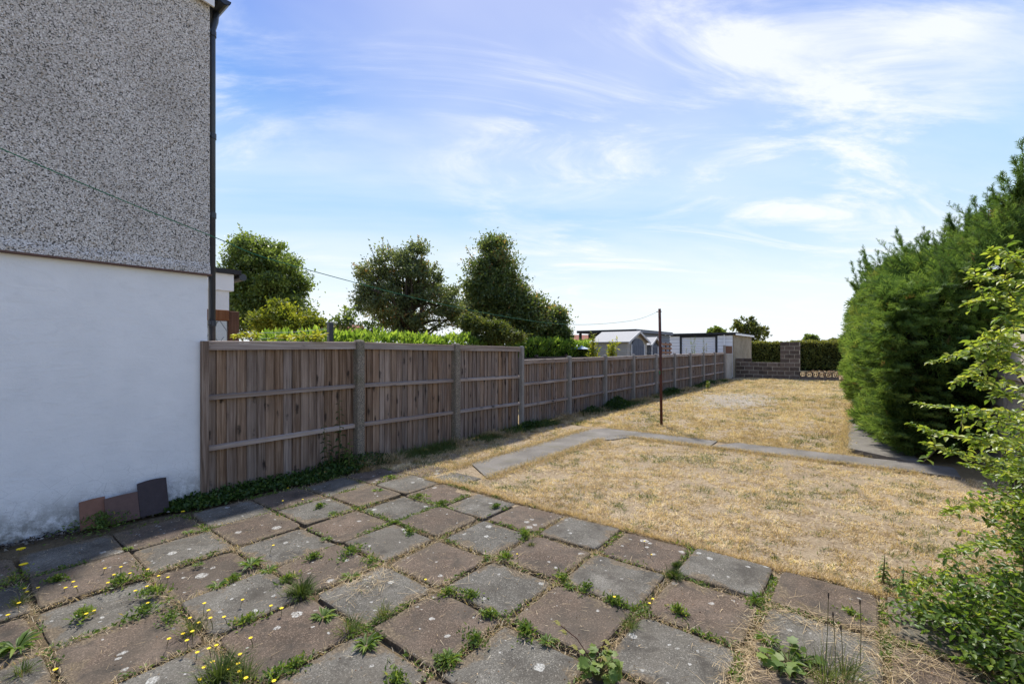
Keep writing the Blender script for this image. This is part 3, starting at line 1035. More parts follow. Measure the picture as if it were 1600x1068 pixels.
def fence(name, label, n0, n1, tops, zr, bot, nb, bmat, ptop, pw, boardw):
    root = empty(name, (FX, post_y(n0), 0), 0, label, "fence")
    O = (FX, post_y(n0), 0)
    variants = []
    vr = np.random.default_rng(5 + n0)
    for n in range(n0, n1):
        y0, y1 = post_y(n) + pw / 2, post_y(n + 1) - pw / 2
        za, zb = tops(n), tops(n + 1)
        L = y1 - y0
        cnt = nb
        stp = L / cnt
        for k in range(cnt):
            yy = y0 + stp * (k + 0.5)
            zt = za + (zb - za) * (k + 0.5) / cnt - 0.02
            zo = gz(yy)
            w = stp * 0.5 + 0.012
            j = vr.normal() * 0.004
            # feather edged board: thick at one edge, thin at the other, lapped over its neighbour
            V = [(-0.018, -w + j, 0), (0.010, -w + j, 0), (-0.014, w + j, 0), (-0.022, w + j, 0)]
            hgt = zt - (bot + zo) + vr.normal() * 0.003
            V = V + [(x + vr.normal() * 0.0015, y + vr.normal() * 0.002, hgt) for x, y, _ in V]
            F = [(3, 2, 1, 0), (4, 5, 6, 7), (0, 1, 5, 4), (1, 2, 6, 5), (2, 3, 7, 6), (3, 0, 4, 7)]
            me = bpy.data.meshes.new("board"); me.from_pydata(V, [], F)
            o = link("board", me, bmat, root)
            o.location = (-0.02 + vr.normal() * 0.001, yy - O[1], bot + zo)
        # rails
        for ri, zz in enumerate(zr):
            ra, rb = za + zz, zb + zz
            hgt = 0.055 if ri else 0.075
            dep = 0.042 if ri else 0.050
            e0 = 0.02 if ri else 0.0
            V = []
            for yv, rz_ in ((y0 + e0 * 0.5, ra), (y1 - e0 * 0.3, rb)):
                sl = 0.012 if ri else 0.0
                V += [(-0.018, yv, rz_ - hgt / 2), (-0.018 + dep, yv, rz_ - hgt / 2), (-0.018 + dep, yv, rz_ + hgt / 2 - sl), (-0.018, yv, rz_ + hgt / 2)]
            V = [(x, y - O[1], z) for x, y, z in V]
            F = [(0, 1, 2, 3), (7, 6, 5, 4)] + [(i, (i + 1) % 4, 4 + (i + 1) % 4, 4 + i) for i in range(4)]
            mb = MB().add(V, F)
            mb.build("rail" if ri else "top_rail", m_rail, root)
        # capping strip
        V = []
        for yv, rz_ in ((y0, za), (y1, zb)):
            V += [(-0.03, yv, rz_ - 0.006), (0.036, yv, rz_ - 0.006), (0.036, yv, rz_ + 0.014), (-0.03, yv, rz_ + 0.018)]
        V = [(x, y - O[1], z) for x, y, z in V]
        MB().add(V, [(0, 1, 2, 3), (7, 6, 5, 4)] + [(i, (i + 1) % 4, 4 + (i + 1) % 4, 4 + i) for i in range(4)]).build("capping", m_rail, root)
    return root, O


def tall_top(n): return {-1: 1.685, 0: 1.70, 1: 1.675, 2: 1.655}[n]


tf, TO = fence("tall_fence", "tall weathered closeboard fence panels next to the white wall", -1, 2, tall_top, (-0.045, -0.60, -1.155), -0.01, 17, m_board, None, 0.115, 0.11)


def low_top(n): return 1.385 + 0.075 * (n - 2) / 9.0


lf, LO = fence("low_fence", "long lower weathered closeboard fence running away down the garden", 2, 11, low_top, (-0.04, -0.50, -0.955), -0.01, 19, m_board_low, None, 0.105, 0.1)


def post(parent, O, n, top, w, d, mat, name="post", label=None):
    b_ = MB()
    y = post_y(n); z0 = gz(y) - 0.05
    hw, hd = w / 2, d / 2
    # square shaft, chamfered corners and a low pyramid top
    c = 0.012
    ring = [(-hd + c, -hw), (hd - c, -hw), (hd, -hw + c), (hd, hw - c), (hd - c, hw), (-hd + c, hw), (-hd, hw - c), (-hd, -hw + c)]
    V = [(x + 0.018, yy, z0) for x, yy in ring] + [(x + 0.018, yy, top - 0.03) for x, yy in ring] + [(x * .72 + 0.018, yy * .72, top - 0.006) for x, yy in ring] + [(0.018, 0, top)]
    F = [tuple(range(8))[::-1]]
    for r in range(2):
        F += [(r * 8 + i, r * 8 + (i + 1) % 8, r * 8 + 8 + (i + 1) % 8, r * 8 + 8 + i) for i in range(8)]
    F += [(16 + i, 16 + (i + 1) % 8, 24) for i in range(8)]
    b_.add([(v[0], v[1] + y - O[1], v[2]) for v in V], F)
    o = b_.build(name, mat, parent)
    if label: o["label"] = label
    return o


for n, tp in ((0, 1.75), (1, 1.725)):
    post(tf, TO, n, tp, 0.115, 0.13, m_agg, "post", "exposed aggregate concrete post")
post(lf, LO, 2, 1.69, 0.075, 0.10, m_conc, "post", "taller pale post where the fence steps down")
for n in range(3, 12):
    post(lf, LO, n, low_top(n) + 0.07, 0.10, 0.11, m_conc)
# end batten against the house wall
b = MB(); b.bbox(0.036, 0.085, -0.035, 0.035, 0.05, 1.70, 0.004)
b.build("end_batten", m_board, tf, loc=(0, post_y(-1) - TO[1] + 0.015, 0))

# ---- gate-like brown board and old concrete panel beyond the last post
t11, yp = on_x(1133, FX)
ye0 = post_y(11) + 0.06
fe = empty("end_panel", (FX, ye0, 0), 0, "stained old panel and brown post between the low fence and the garage", "fence panel")
b = MB(); b.bbox(-0.05, 0.05, 0.0, 0.12, 0.05, 1.86, 0.006); b.build("post", m_conc, fe)
b = MB(); b.bbox(-0.04, 0.04, 0.13, 0.27, 0.05, 1.80, 0.006); b.build("brown_post", m_brownwood, fe)
b = MB(); b.bbox(-0.03, 0.02, 0.28, 1.75, 0.05, 1.42, 0.006); b.build("concrete_panel", m_oldpanel, fe)
b = MB(); b.bbox(-0.03, 0.02, 0.28, 1.72, 1.43, 1.82, 0.006); b.build("upper_board", m_brownwood, fe)

# ---- garage at the end
GYf = 27.0
GX1 = -5.62
tg, GX0 = on_y(1046, GYf)
tgr, _ = on_y(1145, GYf)
gtop = zat(522, tgr)
gb = 27.0 + 5.0
garage = empty("garage", (GX1, GYf, gz(27)), 0, "white fronted flat roofed garage at the end of the fence", "garage")
GL = (GX1, GYf, gz(27))
b = mbw(GL); b.box(GX0, GX1 - 0.06, GYf + 0.12, gb, 0.1, gtop - 0.02); b.build("body", m_conc, garage)
# side of upright concrete panels
npan = 5
for k in range(npan):
    y_a = GYf + 0.02 + (gb - GYf - 0.02) * k / npan; y_b = GYf + 0.02 + (gb - GYf - 0.02) * (k + 1) / npan - 0.02
    b = mbw(GL); b.bbox(GX1 - 0.058, GX1, y_a, y_b, 0.1, gtop - 0.02 - k * 0.0, 0.006); b.build("side_panel", m_garside, garage)


def gx(px): return on_y(px, GYf)[1]


# white piers, dark frame, roller door with slats
for xa, xb_ in ((1046.5, 1062), (1121, 1144.6)):
    n_ = 6 if xb_ - xa < 18 else 8
    for k in range(12):
        z_a = 0.15 + (gtop - 0.2) * k / 12; z_b = 0.15 + (gtop - 0.2) * (k + 1) / 12 - 0.012
        b = mbw(GL); b.box(gx(xa), gx(xb_), GYf, GYf + 0.1, z_a, z_b); b.build("white_board", m_white, garage)
b = mbw(GL)
b.box(gx(1062.3), gx(1065), GYf - 0.02, GYf + 0.1, 0.1, gtop - 0.13); b.box(gx(1117.6), gx(1120.7), GYf - 0.02, GYf + 0.1, 0.1, gtop - 0.13)
b.box(gx(1062.3), gx(1120.7), GYf - 0.02, GYf + 0.1, gtop - 0.128, gtop - 0.03)
b.build("door_frame", m_felt, garage)
door = empty("garage_door", (0, 0, 0)); door.parent = garage
for k in range(22):
    z_a = 0.15 + (gtop - 0.13 - 0.15) * k / 22; z_b = 0.15 + (gtop - 0.13 - 0.15) * (k + 1) / 22
    b = mbw(GL)
    V = [(gx(1065.2), GYf + 0.03, z_a), (gx(1117.4), GYf + 0.03, z_a), (gx(1117.4), GYf + 0.012, (z_a + z_b) / 2), (gx(1065.2), GYf + 0.012, (z_a + z_b) / 2), (gx(1117.4), GYf + 0.03, z_b - 0.008), (gx(1065.2), GYf + 0.03, z_b - 0.008)]
    b.add(V, [(0, 1, 2, 3), (3, 2, 4, 5)])
    b.add([(gx(1065.2), GYf + 0.05, z_a), (gx(1117.4), GYf + 0.05, z_a), (gx(1117.4), GYf + 0.05, z_b), (gx(1065.2), GYf + 0.05, z_b)], [(0, 1, 2, 3)])
    b.build("slat", m_white, door)
b = mbw(GL); b.box(GX0 - 0.15, GX1 + 0.12, GYf - 0.14, gb + 0.1, gtop, gtop + 0.10); b.build("roof", m_felt, garage)
b = mbw(GL); b.box(GX1 + 0.122, GX1 + 0.135, GYf - 0.1, gb + 0.1, gtop - 0.05, gtop + 0.05); b.build("barge_board", m_white, garage)
b = mbw(GL); b.tube([(gx(1132), GYf - 0.05, gtop - 0.02), (gx(1132), GYf - 0.05, 0.1)], 0.035, 8); b.build("rain_pipe", m_white, garage)

# ---- long flat roofed outbuilding
BX, BYc = -8.0, 19.1
_, BX0 = on_y(901, BYc)
_, BY1 = on_x(1047, BX)
tb, _ = on_y(990, BYc)
btop = zat(514, tb)
ob = empty("outbuilding", (BX, BYc, 0), 0, "long grey clad outbuilding with a dark overhanging flat roof behind the sheds", "outbuilding")
OL = (BX, BYc, 0)
b = mbw(OL); b.box(BX0 + 0.3, BX - 0.05, BYc + 0.6, BY1, 0.05, btop - 0.15); b.build("body", m_felt, ob)
for k in range(16):
    z_a = 0.1 + (btop - 0.25) * k / 16; z_b = 0.1 + (btop - 0.25) * (k + 1) / 16
    b = mbw(OL)
    b.add([(BX, BYc + 0.6, z_a), (BX, BY1, z_a), (BX - 0.025, BY1, z_b), (BX - 0.025, BYc + 0.6, z_b), (BX - 0.045, BY1, z_a), (BX - 0.045, BYc + 0.6, z_a)],
          [(0, 1, 2, 3), (5, 4, 1, 0)])
    b.build("cladding_board", m_greyclad, ob)
b = mbw(OL); b.box(BX0, BX + 0.1, BYc, BY1 + 0.1, btop - 0.12, btop - 0.0); b.build("roof", m_felt, ob)
b = mbw(OL); b.box(BX + 0.102, BX + 0.125, BYc + 0.02, BY1 + 0.1, btop - 0.14, btop - 0.03); b.build("side_fascia", m_greyclad, ob)
for pxp in (903, 945):
    _, xx_ = on_y(pxp, BYc)
    b = mbw(OL); b.box(xx_, xx_ + 0.1, BYc + 0.1, BYc + 0.2, 0.05, btop - 0.13); b.build("canopy_post", m_felt, ob)


# ---- garden sheds
def shed(name, label, X1, Y0, Y1, dep, zeave, zapex, wallm, roofm, doorm, cat, arch=True):
    z0 = gz(Y0)
    r = empty(name, (X1, Y0, z0), 0, label, cat)
    W_, ym = Y1 - Y0, (Y1 - Y0) / 2
    ze, zp = zeave - z0, zapex - z0
    b = MB(); b.prism([(0.0, 0), (W_, 0), (W_, ze), (ym, zp - 0.04), (0, ze)], "x", -dep, -0.02); b.build("wall", wallm, r)
    # cladding boards on the gable and on the near side
    nb_ = 9
    for k in range(nb_):
        za, zb = ze * k / nb_, ze * (k + 1) / nb_
        b = MB()
        b.add([(0.0, 0, za), (0.0, W_, za), (-0.016, W_, zb), (-0.016, 0, zb)], [(0, 1, 2, 3)])
        b.add([(-dep, -0.012, za), (0, -0.012, za), (0, -0.002, zb), (-dep, -0.002, zb)], [(0, 1, 2, 3)])
        b.add([(-0.016, 0, za), (0.0, 0, za), (0.0, W_, za), (-0.016, W_, za)], [(0, 1, 2, 3)])
        b.build("cladding_board", wallm, r)
    # roof halves
    for sg in (0, 1):
        ya, yb = (-0.10, ym) if sg == 0 else (W_ + 0.10, ym)
        sl = (zp - ze) / ym
        z_a = ze - 0.10 * sl
        V = [(-dep - 0.08, ya, z_a), (0.10, ya, z_a), (0.10, yb, zp), (-dep - 0.08, yb, zp)]
        V += [(x, y, z + 0.03) for x, y, z in V]
        MB().add(V, [(3, 2, 1, 0), (4, 5, 6, 7), (0, 1, 5, 4), (1, 2, 6, 5), (2, 3, 7, 6), (3, 0, 4, 7)]).build("roof_half", roofm, r)
        V = [(0.103, ya, z_a - 0.05), (0.103, ya, z_a + 0.035), (0.103, yb, zp + 0.035), (0.103, yb, zp - 0.05)]
        V += [(x + 0.02, y, z) for x, y, z in V]
        MB().add(V, [(3, 2, 1, 0), (4, 5, 6, 7), (0, 1, 5, 4), (1, 2, 6, 5), (2, 3, 7, 6), (3, 0, 4, 7)]).build("barge_board", m_shedtrim, r)
    # double door, arched head
    y_a, y_b = W_ * 0.20, W_ * 0.80
    for (da, db) in ((y_a, ym - 0.006), (ym + 0.006, y_b)):
        ht = ze - 0.14
        poly = [(da, 0.08)]
        poly.append((db, 0.08))
        for u in np.linspace(0, 1, 7):
            yv = db + (da - db) * u
            rr_ = (yv - ym) / ((y_b - y_a) / 2)
            poly.append((yv, ht + (0.26 * math.sqrt(max(0, 1 - rr_ * rr_)) if arch else 0.1)))
        dr = MB().prism(poly, "x", 0.004, 0.03).build("door", doorm, r)
        for q in range(1, 3):
            yv = da + (db - da) * q / 3
            MB().box(0.031, 0.036, yv - 0.01, yv + 0.01, 0.1, ht).build("groove_strip", m_felt if not arch else m_shedblue, dr)
    b = MB()
    b.box(0.004, 0.035, y_a - 0.09, y_a - 0.004, 0, ze - 0.1); b.box(0.004, 0.035, y_b + 0.004, y_b + 0.09, 0, ze - 0.1)
    b.build("door_trim", m_shedtrim, r)
    return r


_, sY0 = on_x(980, -7.0); _, sY1 = on_x(1011, -7.0)
shed("garden_shed", "cream garden shed with a pale roof and arched blue grey double door", -7.0, sY0, sY1, 1.45, 1.93, 2.32, m_shedwall, m_grey_roof, m_shedblue, "shed")
_, s2a = on_x(1015.5, -7.0); _, s2b = on_x(1029, -7.0)
shed("garden_shed", "narrow blue grey shed with a pale roof beside the cream shed", -7.0, s2a, s2b, 0.9, 1.85, 2.13, m_shedblue, m_grey_roof, m_shedblue, "shed", False)

# pallet-like orange boards seen between the sheds and the garage
_, ya_ = on_x(1034, -6.9); _, yb_ = on_x(1049, -6.9)
pal = empty("timber_trellis", (-6.9, ya_, 0), 0, "orange brown timber rails between the small shed and the garage", "trellis")
for zz in (1.50, 1.68, 1.86):
    b = MB(); b.bbox(-0.02, 0.02, 0, yb_ - ya_, zz - 0.045, zz + 0.045, 0.004); b.build("rail", simple("orange_timber", (0.30, 0.16, 0.09), 0.8), pal)
for yv in (0.08, (yb_ - ya_) * 0.5, yb_ - ya_ - 0.08):
    b = MB(); b.bbox(-0.06, -0.021, yv - 0.04, yv + 0.04, 0, 1.95, 0.004); b.build("upright", m_brownwood, pal)

# pale blue gazebo top beyond the laurel hedge
cg = at(903, 541, 18.0)
gzb = empty("gazebo", (cg.x, cg.y, 0), 0.6, "small pale blue gazebo roof poking above the laurel hedge", "gazebo")
b = MB()
w_, z1_, z2_ = 0.42, cg.z - 0.10, cg.z + 0.08
b.add([(-w_, -w_, z1_), (w_, -w_, z1_), (w_, w_, z1_), (-w_, w_, z1_), (0, 0, z2_)], [(0, 1, 4), (1, 2, 4), (2, 3, 4), (3, 0, 4), (3, 2, 1, 0)])
b.build("canopy", m_blue, gzb)
for sx in (-1, 1):
    for sy in (-1, 1):
        MB().box(sx * (w_ - 0.04) - 0.015, sx * (w_ - 0.04) + 0.015, sy * (w_ - 0.04) - 0.015, sy * (w_ - 0.04) + 0.015, 0, z1_ - 0.002).build("pole", m_black, gzb)
# dark fascia strip round its edge
MB().box(-w_ - 0.06, w_ + 0.06, -w_ - 0.06, w_ + 0.06, z1_ - 0.03, z1_ - 0.004).build("eaves_band", m_felt, gzb)

# distant house with a red roof, glimpsed between the trees
for (px, py, t, wd, lab) in ((523, 507, 46, 2.6, "distant house with a red roof between the two big trees"), (893, 523, 52, 3.4, "distant house with a brown roof above the laurel hedge")):
    c_ = at(px, py, t)
    hs = empty("distant_house", (c_.x, c_.y, 0.2), YAW, lab, "house")
    zz = c_.z - 0.2
    MB().box(-wd, wd, -3, 3, 0, zz - 1.7).build("wall", m_render, hs)
    MB().prism([(-3.2, zz - 1.7), (3.2, zz - 1.7), (0, zz)], "x", -wd - 0.2, wd + 0.2).build("roof", m_redroof, hs)
    MB().box(-0.5, 0.4, -3.05, -3.01, 1.0, 2.2).build("window", m_felt, hs)

# ---- second dark fence in the neighbour's garden
nfx = -8.6
nf = empty("neighbour_fence", (nfx, 6, 0), 0, "dark old rail fence standing under the laurel hedge", "fence")
for k in range(8):
    y_a = 3 + k * 1.9
    MB().bbox(-0.02, 0.02, y_a - 6, y_a + 1.78 - 6, 0.1, 1.36 + 0.02 * (k % 2), 0.005).build("panel", m_darkwood, nf)
    MB().bbox(-0.05, 0.05, y_a + 1.79 - 6, y_a + 1.89 - 6, 0, 1.45, 0.01).build("post", m_darkwood, nf)

# dark post with wires beyond the tall fence
pw = at(516, 503, 8.2)
o = MB().bbox(-0.045, 0.045, -0.045, 0.045, 0, pw.z, 0.01).build("black_post", m_black); o.location = (pw.x, pw.y, 0)
tag(o, "short black post standing behind the tall fence panels", "post")
b = MB()
p1 = at(372, 518, 6.6)
for dz in (0.0, -0.09):
    b.tube([(pw.x, pw.y, pw.z - 0.12 + dz), ((pw.x + p1.x) / 2, (pw.y + p1.y) / 2, (pw.z + p1.z) / 2 - 0.10 + dz), (p1.x, p1.y, p1.z + dz - 0.02)], 0.004, 5)
tag(b.build("garden_wire", m_greyclad), "thin wires strung from the black post above the fence", "wire")

# ================================================================== BLOCK WALL, PIER, SCREEN BLOCKS
WY = 27.35
zg = gz(WY)
_, wx0 = on_y(1150, WY); _, wx1 = on_y(1219, WY); _, wx2 = on_y(1249, WY); _, wx3 = on_y(1311, WY)
brng = np.random.default_rng(4)


def blockwall(name, label, x0, x1, rows, d, unit_w, cat, off=0.0, extra=None):
    r = empty(name, (x0, WY, zg), 0, label, cat)
    hh = 0.215
    if extra is None: extra = []
    MB().box(0.008, x1 - x0 - 0.008, 0.007, d - 0.007, -0.1, rows * hh - 0.014).build("mortar", m_mortar, r)
    for k in range(rows + (1 if extra else 0)):
        xx_ = 0.0 - (unit_w / 2 if k % 2 else 0)
        lim = (x1 - x0) if k < rows else extra[0]
        while xx_ < lim - 0.02:
            a_, b_ = max(0, xx_), min(lim, xx_ + unit_w - 0.024)
            if b_ - a_ > 0.06:
                MB().bbox(a_, b_, brng.normal() * 0.003, d, k * hh + 0.002, (k + 1) * hh - 0.024, 0.007).build("block", m_block, r)
            xx_ += unit_w
    return r


blockwall("block_wall", "low dark block wall running from the garage to the tall pier", wx0, wx1 - 0.003, 4, 0.22, 0.44, "wall", extra=[0.75])
t_p, _ = on_y(1233, WY)
blockwall("block_pier", "tall square pier of dark blocks with pale mortar", wx1, wx2, int(round((zat(533, t_p) - zg) / 0.215)), 0.45, 0.43, "pier")
MB_ = None
# plinth and pierced screen blocks
sc_ = empty("screen_wall", (wx2 + 0.01, WY, zg), 0, "low wall of pierced decorative screen blocks beside the tall pier", "wall")
SW = wx3 - wx2 - 0.02
t_s, _ = on_y(1280, WY)
zs1 = zat(581, t_s) - zg
bw = SW / 6
MB().bbox(0, SW, 0.0, 0.15, -0.05, 0.13, 0.006).build("plinth", m_block, sc_)
m_screen = mk_block("screen_block", (0.045, 0.036, 0.030), (0.085, 0.07, 0.058))


def screen_mesh(w, h):
    b_ = MB(); e = 0.026
    b_.box(0, w, 0, 0.09, 0, e); b_.box(0, w, 0, 0.09, h - e, h); b_.box(0, e, 0, 0.09, e + .001, h - e - .001); b_.box(w - e, w, 0, 0.09, e + .001, h - e - .001)
    cx_, cz_ = w / 2, h / 2
    ro, ri = min(w, h) * 0.30, min(w, h) * 0.17
    n_ = 4
    P1 = [(cx_ + ro * math.cos(PI / 4 + i * PI / 2) * 1.1, cz_ + ro * math.sin(PI / 4 + i * PI / 2) * 1.1) for i in range(4)]
    P2 = [(cx_ + ri * math.cos(PI / 4 + i * PI / 2) * 1.1, cz_ + ri * math.sin(PI / 4 + i * PI / 2) * 1.1) for i in range(4)]
    for i in range(4):
        j = (i + 1) % 4
        b_.prism([P1[i], P1[j], P2[j], P2[i]], "y", 0.002, 0.088)
    cor = [(w - e, h - e), (e, h - e), (e, e), (w - e, e)]
    for i in range(4):
        p = P1[i]; q = cor[i]
        b_.prism([(p[0] - 0.014, p[1]), (p[0] + 0.014, p[1]), (q[0] + 0.014, q[1]), (q[0] - 0.014, q[1])], "y", 0.004, 0.086)
    return b_.mesh("screen_block")


sm_ = screen_mesh(bw - 0.008, zs1 - 0.14)
for k in range(6):
    link("screen_block", sm_, m_screen, sc_, (k * bw, 0.03, 0.135))
# timber edging beyond the screen wall
o = MB().bbox(0, 0.95, 0, 0.10, 0, 0.12, 0.006).build("timber_edging", m_tile_orange); o.location = (wx3 + 0.08, WY + 0.1, zg)
tag(o, "short orange brown timber edging at the end of the screen wall", "edging")
o = MB().bbox(0, 0.22, 0, 0.11, 0, 0.07, 0.004).build("loose_brick", m_redroof); o.location = (wx3 + 0.05, WY - 0.12, zg)
o.rotation_euler = (0, 0, 0.4)
tag(o, "single red brick lying at the end of the screen wall", "brick")

# ================================================================== RIGHT HAND CONCRETE PANEL FENCE
RX = 1.52
rf = empty("concrete_fence", (RX, 4, 0), 0, "grey concrete panel fence partly hidden behind the leafy shrub", "fence")
_, ypost = on_x(1577, RX)
for k in range(-4, 3):
    yq = ypost + k * 1.95
    MB().bbox(-0.06, 0.06, yq - 4 - 0.055, yq - 4 + 0.055, 0, 1.86, 0.01).build("post", m_conc, rf)
    for j in range(9):
        nb = MB()
        y_a, y_b = yq - 4 + 0.058, yq - 4 + 1.95 - 0.058
        zz = 0.02 + j * 0.198
        V = [(-0.012, y_a, zz), (0.03, y_a, zz), (0.03, y_a, zz + 0.192), (0.0, y_a, zz + 0.192), (-0.034, y_a, zz + 0.02)]
        V2 = [(x, y_b, z) for x, y, z in V]
        nb.add(V + V2, [(0, 1, 2, 3, 4), (9, 8, 7, 6, 5)] + [(i, (i + 1) % 5, 5 + (i + 1) % 5, 5 + i) for i in range(5)])
        nb.build("panel_board", m_oldpanel, rf)

# ================================================================== POST AND WASHING LINE
pb = G(1033.5, 664, gz(9.5))
pt = at(1030.5, 483, 9.64)
wp = empty("washing_line_post", (pb.x, pb.y, gz(pb.y)), 0, "rusty steel washing line post standing on the dry lawn", "post")
top = Vector((pt.x - pb.x, pt.y - pb.y, 2.46))
b = MB(); b.tube([(0, 0, -0.05), top * 0.5 + Vector((0.003, 0, 0)), top], 0.029, 12); b.build("pole", m_rust, wp, smooth=True)
b = MB(); b.tube([top + Vector((-0.06, -0.02, -0.06)), top + Vector((0.04, 0.02, -0.06))], 0.008, 6); b.build("hook", m_rust, wp)
cz = top * 0.455
b = MB(); b.tube([cz + Vector((-0.035, -0.01, 0)), cz + Vector((0.04, 0.01, 0))], 0.012, 6); b.tube([cz + Vector((0.0, -0.05, 0.03)), cz + Vector((0.0, -0.045, -0.05))], 0.01, 6)
b.build("cleat", m_line, wp)
Lp = [(-3.0, -1.6, 3.05), (-3.04, 0.2, 2.50), (-3.10, 1.06, 2.285), (-3.13, 1.57, 2.185), (-3.2, 3.39, 2.015), (-3.3, 5.6, 1.965), (-3.37, 8.0, 2.15)]
e_ = Vector((pb.x, pb.y, gz(pb.y))) + top + Vector((-0.03, -0.02, -0.06))
Lp.append(tuple(e_))
# smooth spline through the points
pts = []
Q = [Vector(p) for p in Lp]
for i in range(len(Q) - 1):
    p0, p1_, p2_, p3 = Q[max(i - 1, 0)], Q[i], Q[i + 1], Q[min(i + 2, len(Q) - 1)]
    for u in np.linspace(0, 1, 9)[:-1]:
        pts.append(0.5 * ((2 * p1_) + (p2_ - p0) * u + (2 * p0 - 5 * p1_ + 4 * p2_ - p3) * u * u + (3 * p1_ - p0 - 3 * p2_ + p3) * u ** 3))
pts.append(Q[-1])
o = MB().tube(pts, 0.0028, 6).build("washing_line", m_line)
tag(o, "green cord washing line sagging from the rusty post towards the house", "washing line")

# ================================================================== VEGETATION
def tree(name, label, blobs, t, mat, nclump, per, lsize, trunk_px, base_t=None, cat="tree", group=None, lw=0.55, spread=0.055, seed=1, limbs=26, trunk_r=0.14, flat=0.6, stray=0.1, droop=0.0, lsh=True):
    rng = np.random.default_rng(seed)
    k = t / FPX
    bl = []
    F2 = np.array([-SN, CS, 0.0]); R2 = np.array([CS, SN, 0.0])
    for (px, py, rx, ry, *dz) in blobs:
        tt = t + (dz[0] if dz else 0)
        c = np.array(at(px, py, tt))
        bl.append((c, rx * k, ry * k, min(rx, ry) * k * 1.15))
    bx = at(trunk_px, HOR, t)
    g0 = gz(bx.y) - 0.05
    root = empty(name, (bx.x, bx.y, g0), 0, label, cat, group)
    O = np.array([bx.x, bx.y, g0])
    vol = np.array([b_[1] * b_[2] for b_ in bl]); vol = vol / vol.sum()
    cents = []
    for i, b_ in enumerate(bl):
        m_ = max(3, int(nclump * vol[i]))
        d = rdir(m_, rng); r = rng.random(m_) ** 0.42
        r = r[:, None] * (1 + rng.normal(size=(m_, 1)) * 0.05)
        loc = d * r
        cents.append(b_[0] + R2 * (loc[:, :1] * b_[1]) + F2 * (loc[:, 1:2] * b_[3]) + np.array([0, 0, 1.0]) * (loc[:, 2:3] * b_[2]))
    cen = np.concatenate(cents)
    cen[:, 2] = np.maximum(cen[:, 2], g0 + 0.35)
    # limbs
    mb = MB()
    low = cen[:, 2].min(); high = cen[:, 2].max()
    axis = np.mean(cen, 0)
    tp = np.array([axis[0] * 0.5 + O[0] * 0.5, axis[1], low + (high - low) * 0.55]) - O
    fork = tp * 0.45
    trk = [(0, 0, 0), tuple(tp * 0.22 + rng.normal(size=3) * 0.05), tuple(fork), tuple(tp * 0.75 + rng.normal(size=3) * 0.08), tuple(tp)]
    mb.tube(trk, [trunk_r * 1.2, trunk_r, trunk_r * 0.85, trunk_r * 0.5, trunk_r * 0.25], 9)
    idx = rng.choice(len(cen), min(limbs, len(cen)), replace=False)
    for i in idx:
        c = cen[i] - O
        u = rng.uniform(0.35, 0.95)
        s0 = tp * u
        if c[2] < s0[2]: s0 = tp * max(0.25, u * 0.5)
        midp = s0 * 0.5 + c * 0.5 + np.array([0, 0, 0.12 * np.linalg.norm(c - s0)]) + rng.normal(size=3) * 0.06
        mb.tube([tuple(s0), tuple(midp), tuple(c)], [trunk_r * 0.42 * (1.1 - u * .5), trunk_r * 0.25, trunk_r * 0.07], 6)
    mb.build("trunk", m_bark, root, smooth=True)
    sp = Soup()
    crad = spread * (high - low + 1.0) * (0.6 + rng.random(len(cen)) * 0.8)
    n = len(cen) * per
    ci = np.repeat(np.arange(len(cen)), per)
    off = rng.normal(size=(n, 3)) * crad[ci][:, None]
    off[:, 2] *= flat
    off[:, 2] -= droop * np.linalg.norm(off[:, :2], axis=1)
    Pp = cen[ci] + off - O
    outw = unit(cen[ci] - axis)
    D = unit(rdir(n, rng) + outw * 0.6 + np.array([0, 0, -0.15 if droop else 0.15]))
    ctone = rng.random(len(cen)) * 0.6 + 0.22
    tone = np.clip(ctone[ci] + rng.normal(size=n) * 0.18, 0, 1)
    L = lsize * (0.65 + rng.random(n) * 0.7)
    leaves(sp, Pp, D, L, L * lw, tone, 0.2)
    # stray twigs beyond the outline
    ns = int(len(cen) * stray); twg = MB()
    for i in rng.choice(len(cen), ns, replace=False):
        c = cen[i]; d = unit((c - axis)[None] + rng.normal(size=(1, 3)) * 0.5 + np.array([[0, 0, 0.5]]))[0]
        ln = crad[i] * rng.uniform(1.8, 3.6)
        q = 30
        u = rng.random(q)[:, None] ** 0.8
        twg.tube([tuple(c - O), tuple(c + d * ln * .5 - O + [0, 0, 0.02]), tuple(c + d * ln - O)], [0.012, 0.008, 0.003], 4, cap=False)
        pp = c + d * ln * u + rng.normal(size=(q, 3)) * 0.016 * (high - low) * 0.22 * (1.3 - u) - O
        leaves(sp, pp, unit(rdir(q, rng) + d), lsize * 0.8, lsize * 0.4, np.clip(ctone[i] + rng.random(q) * 0.4, 0, 1), 0.2)
    sp.build("crown", mat, root)
    if twg.v: twg.build("twigs", m_bark, root)
    return root


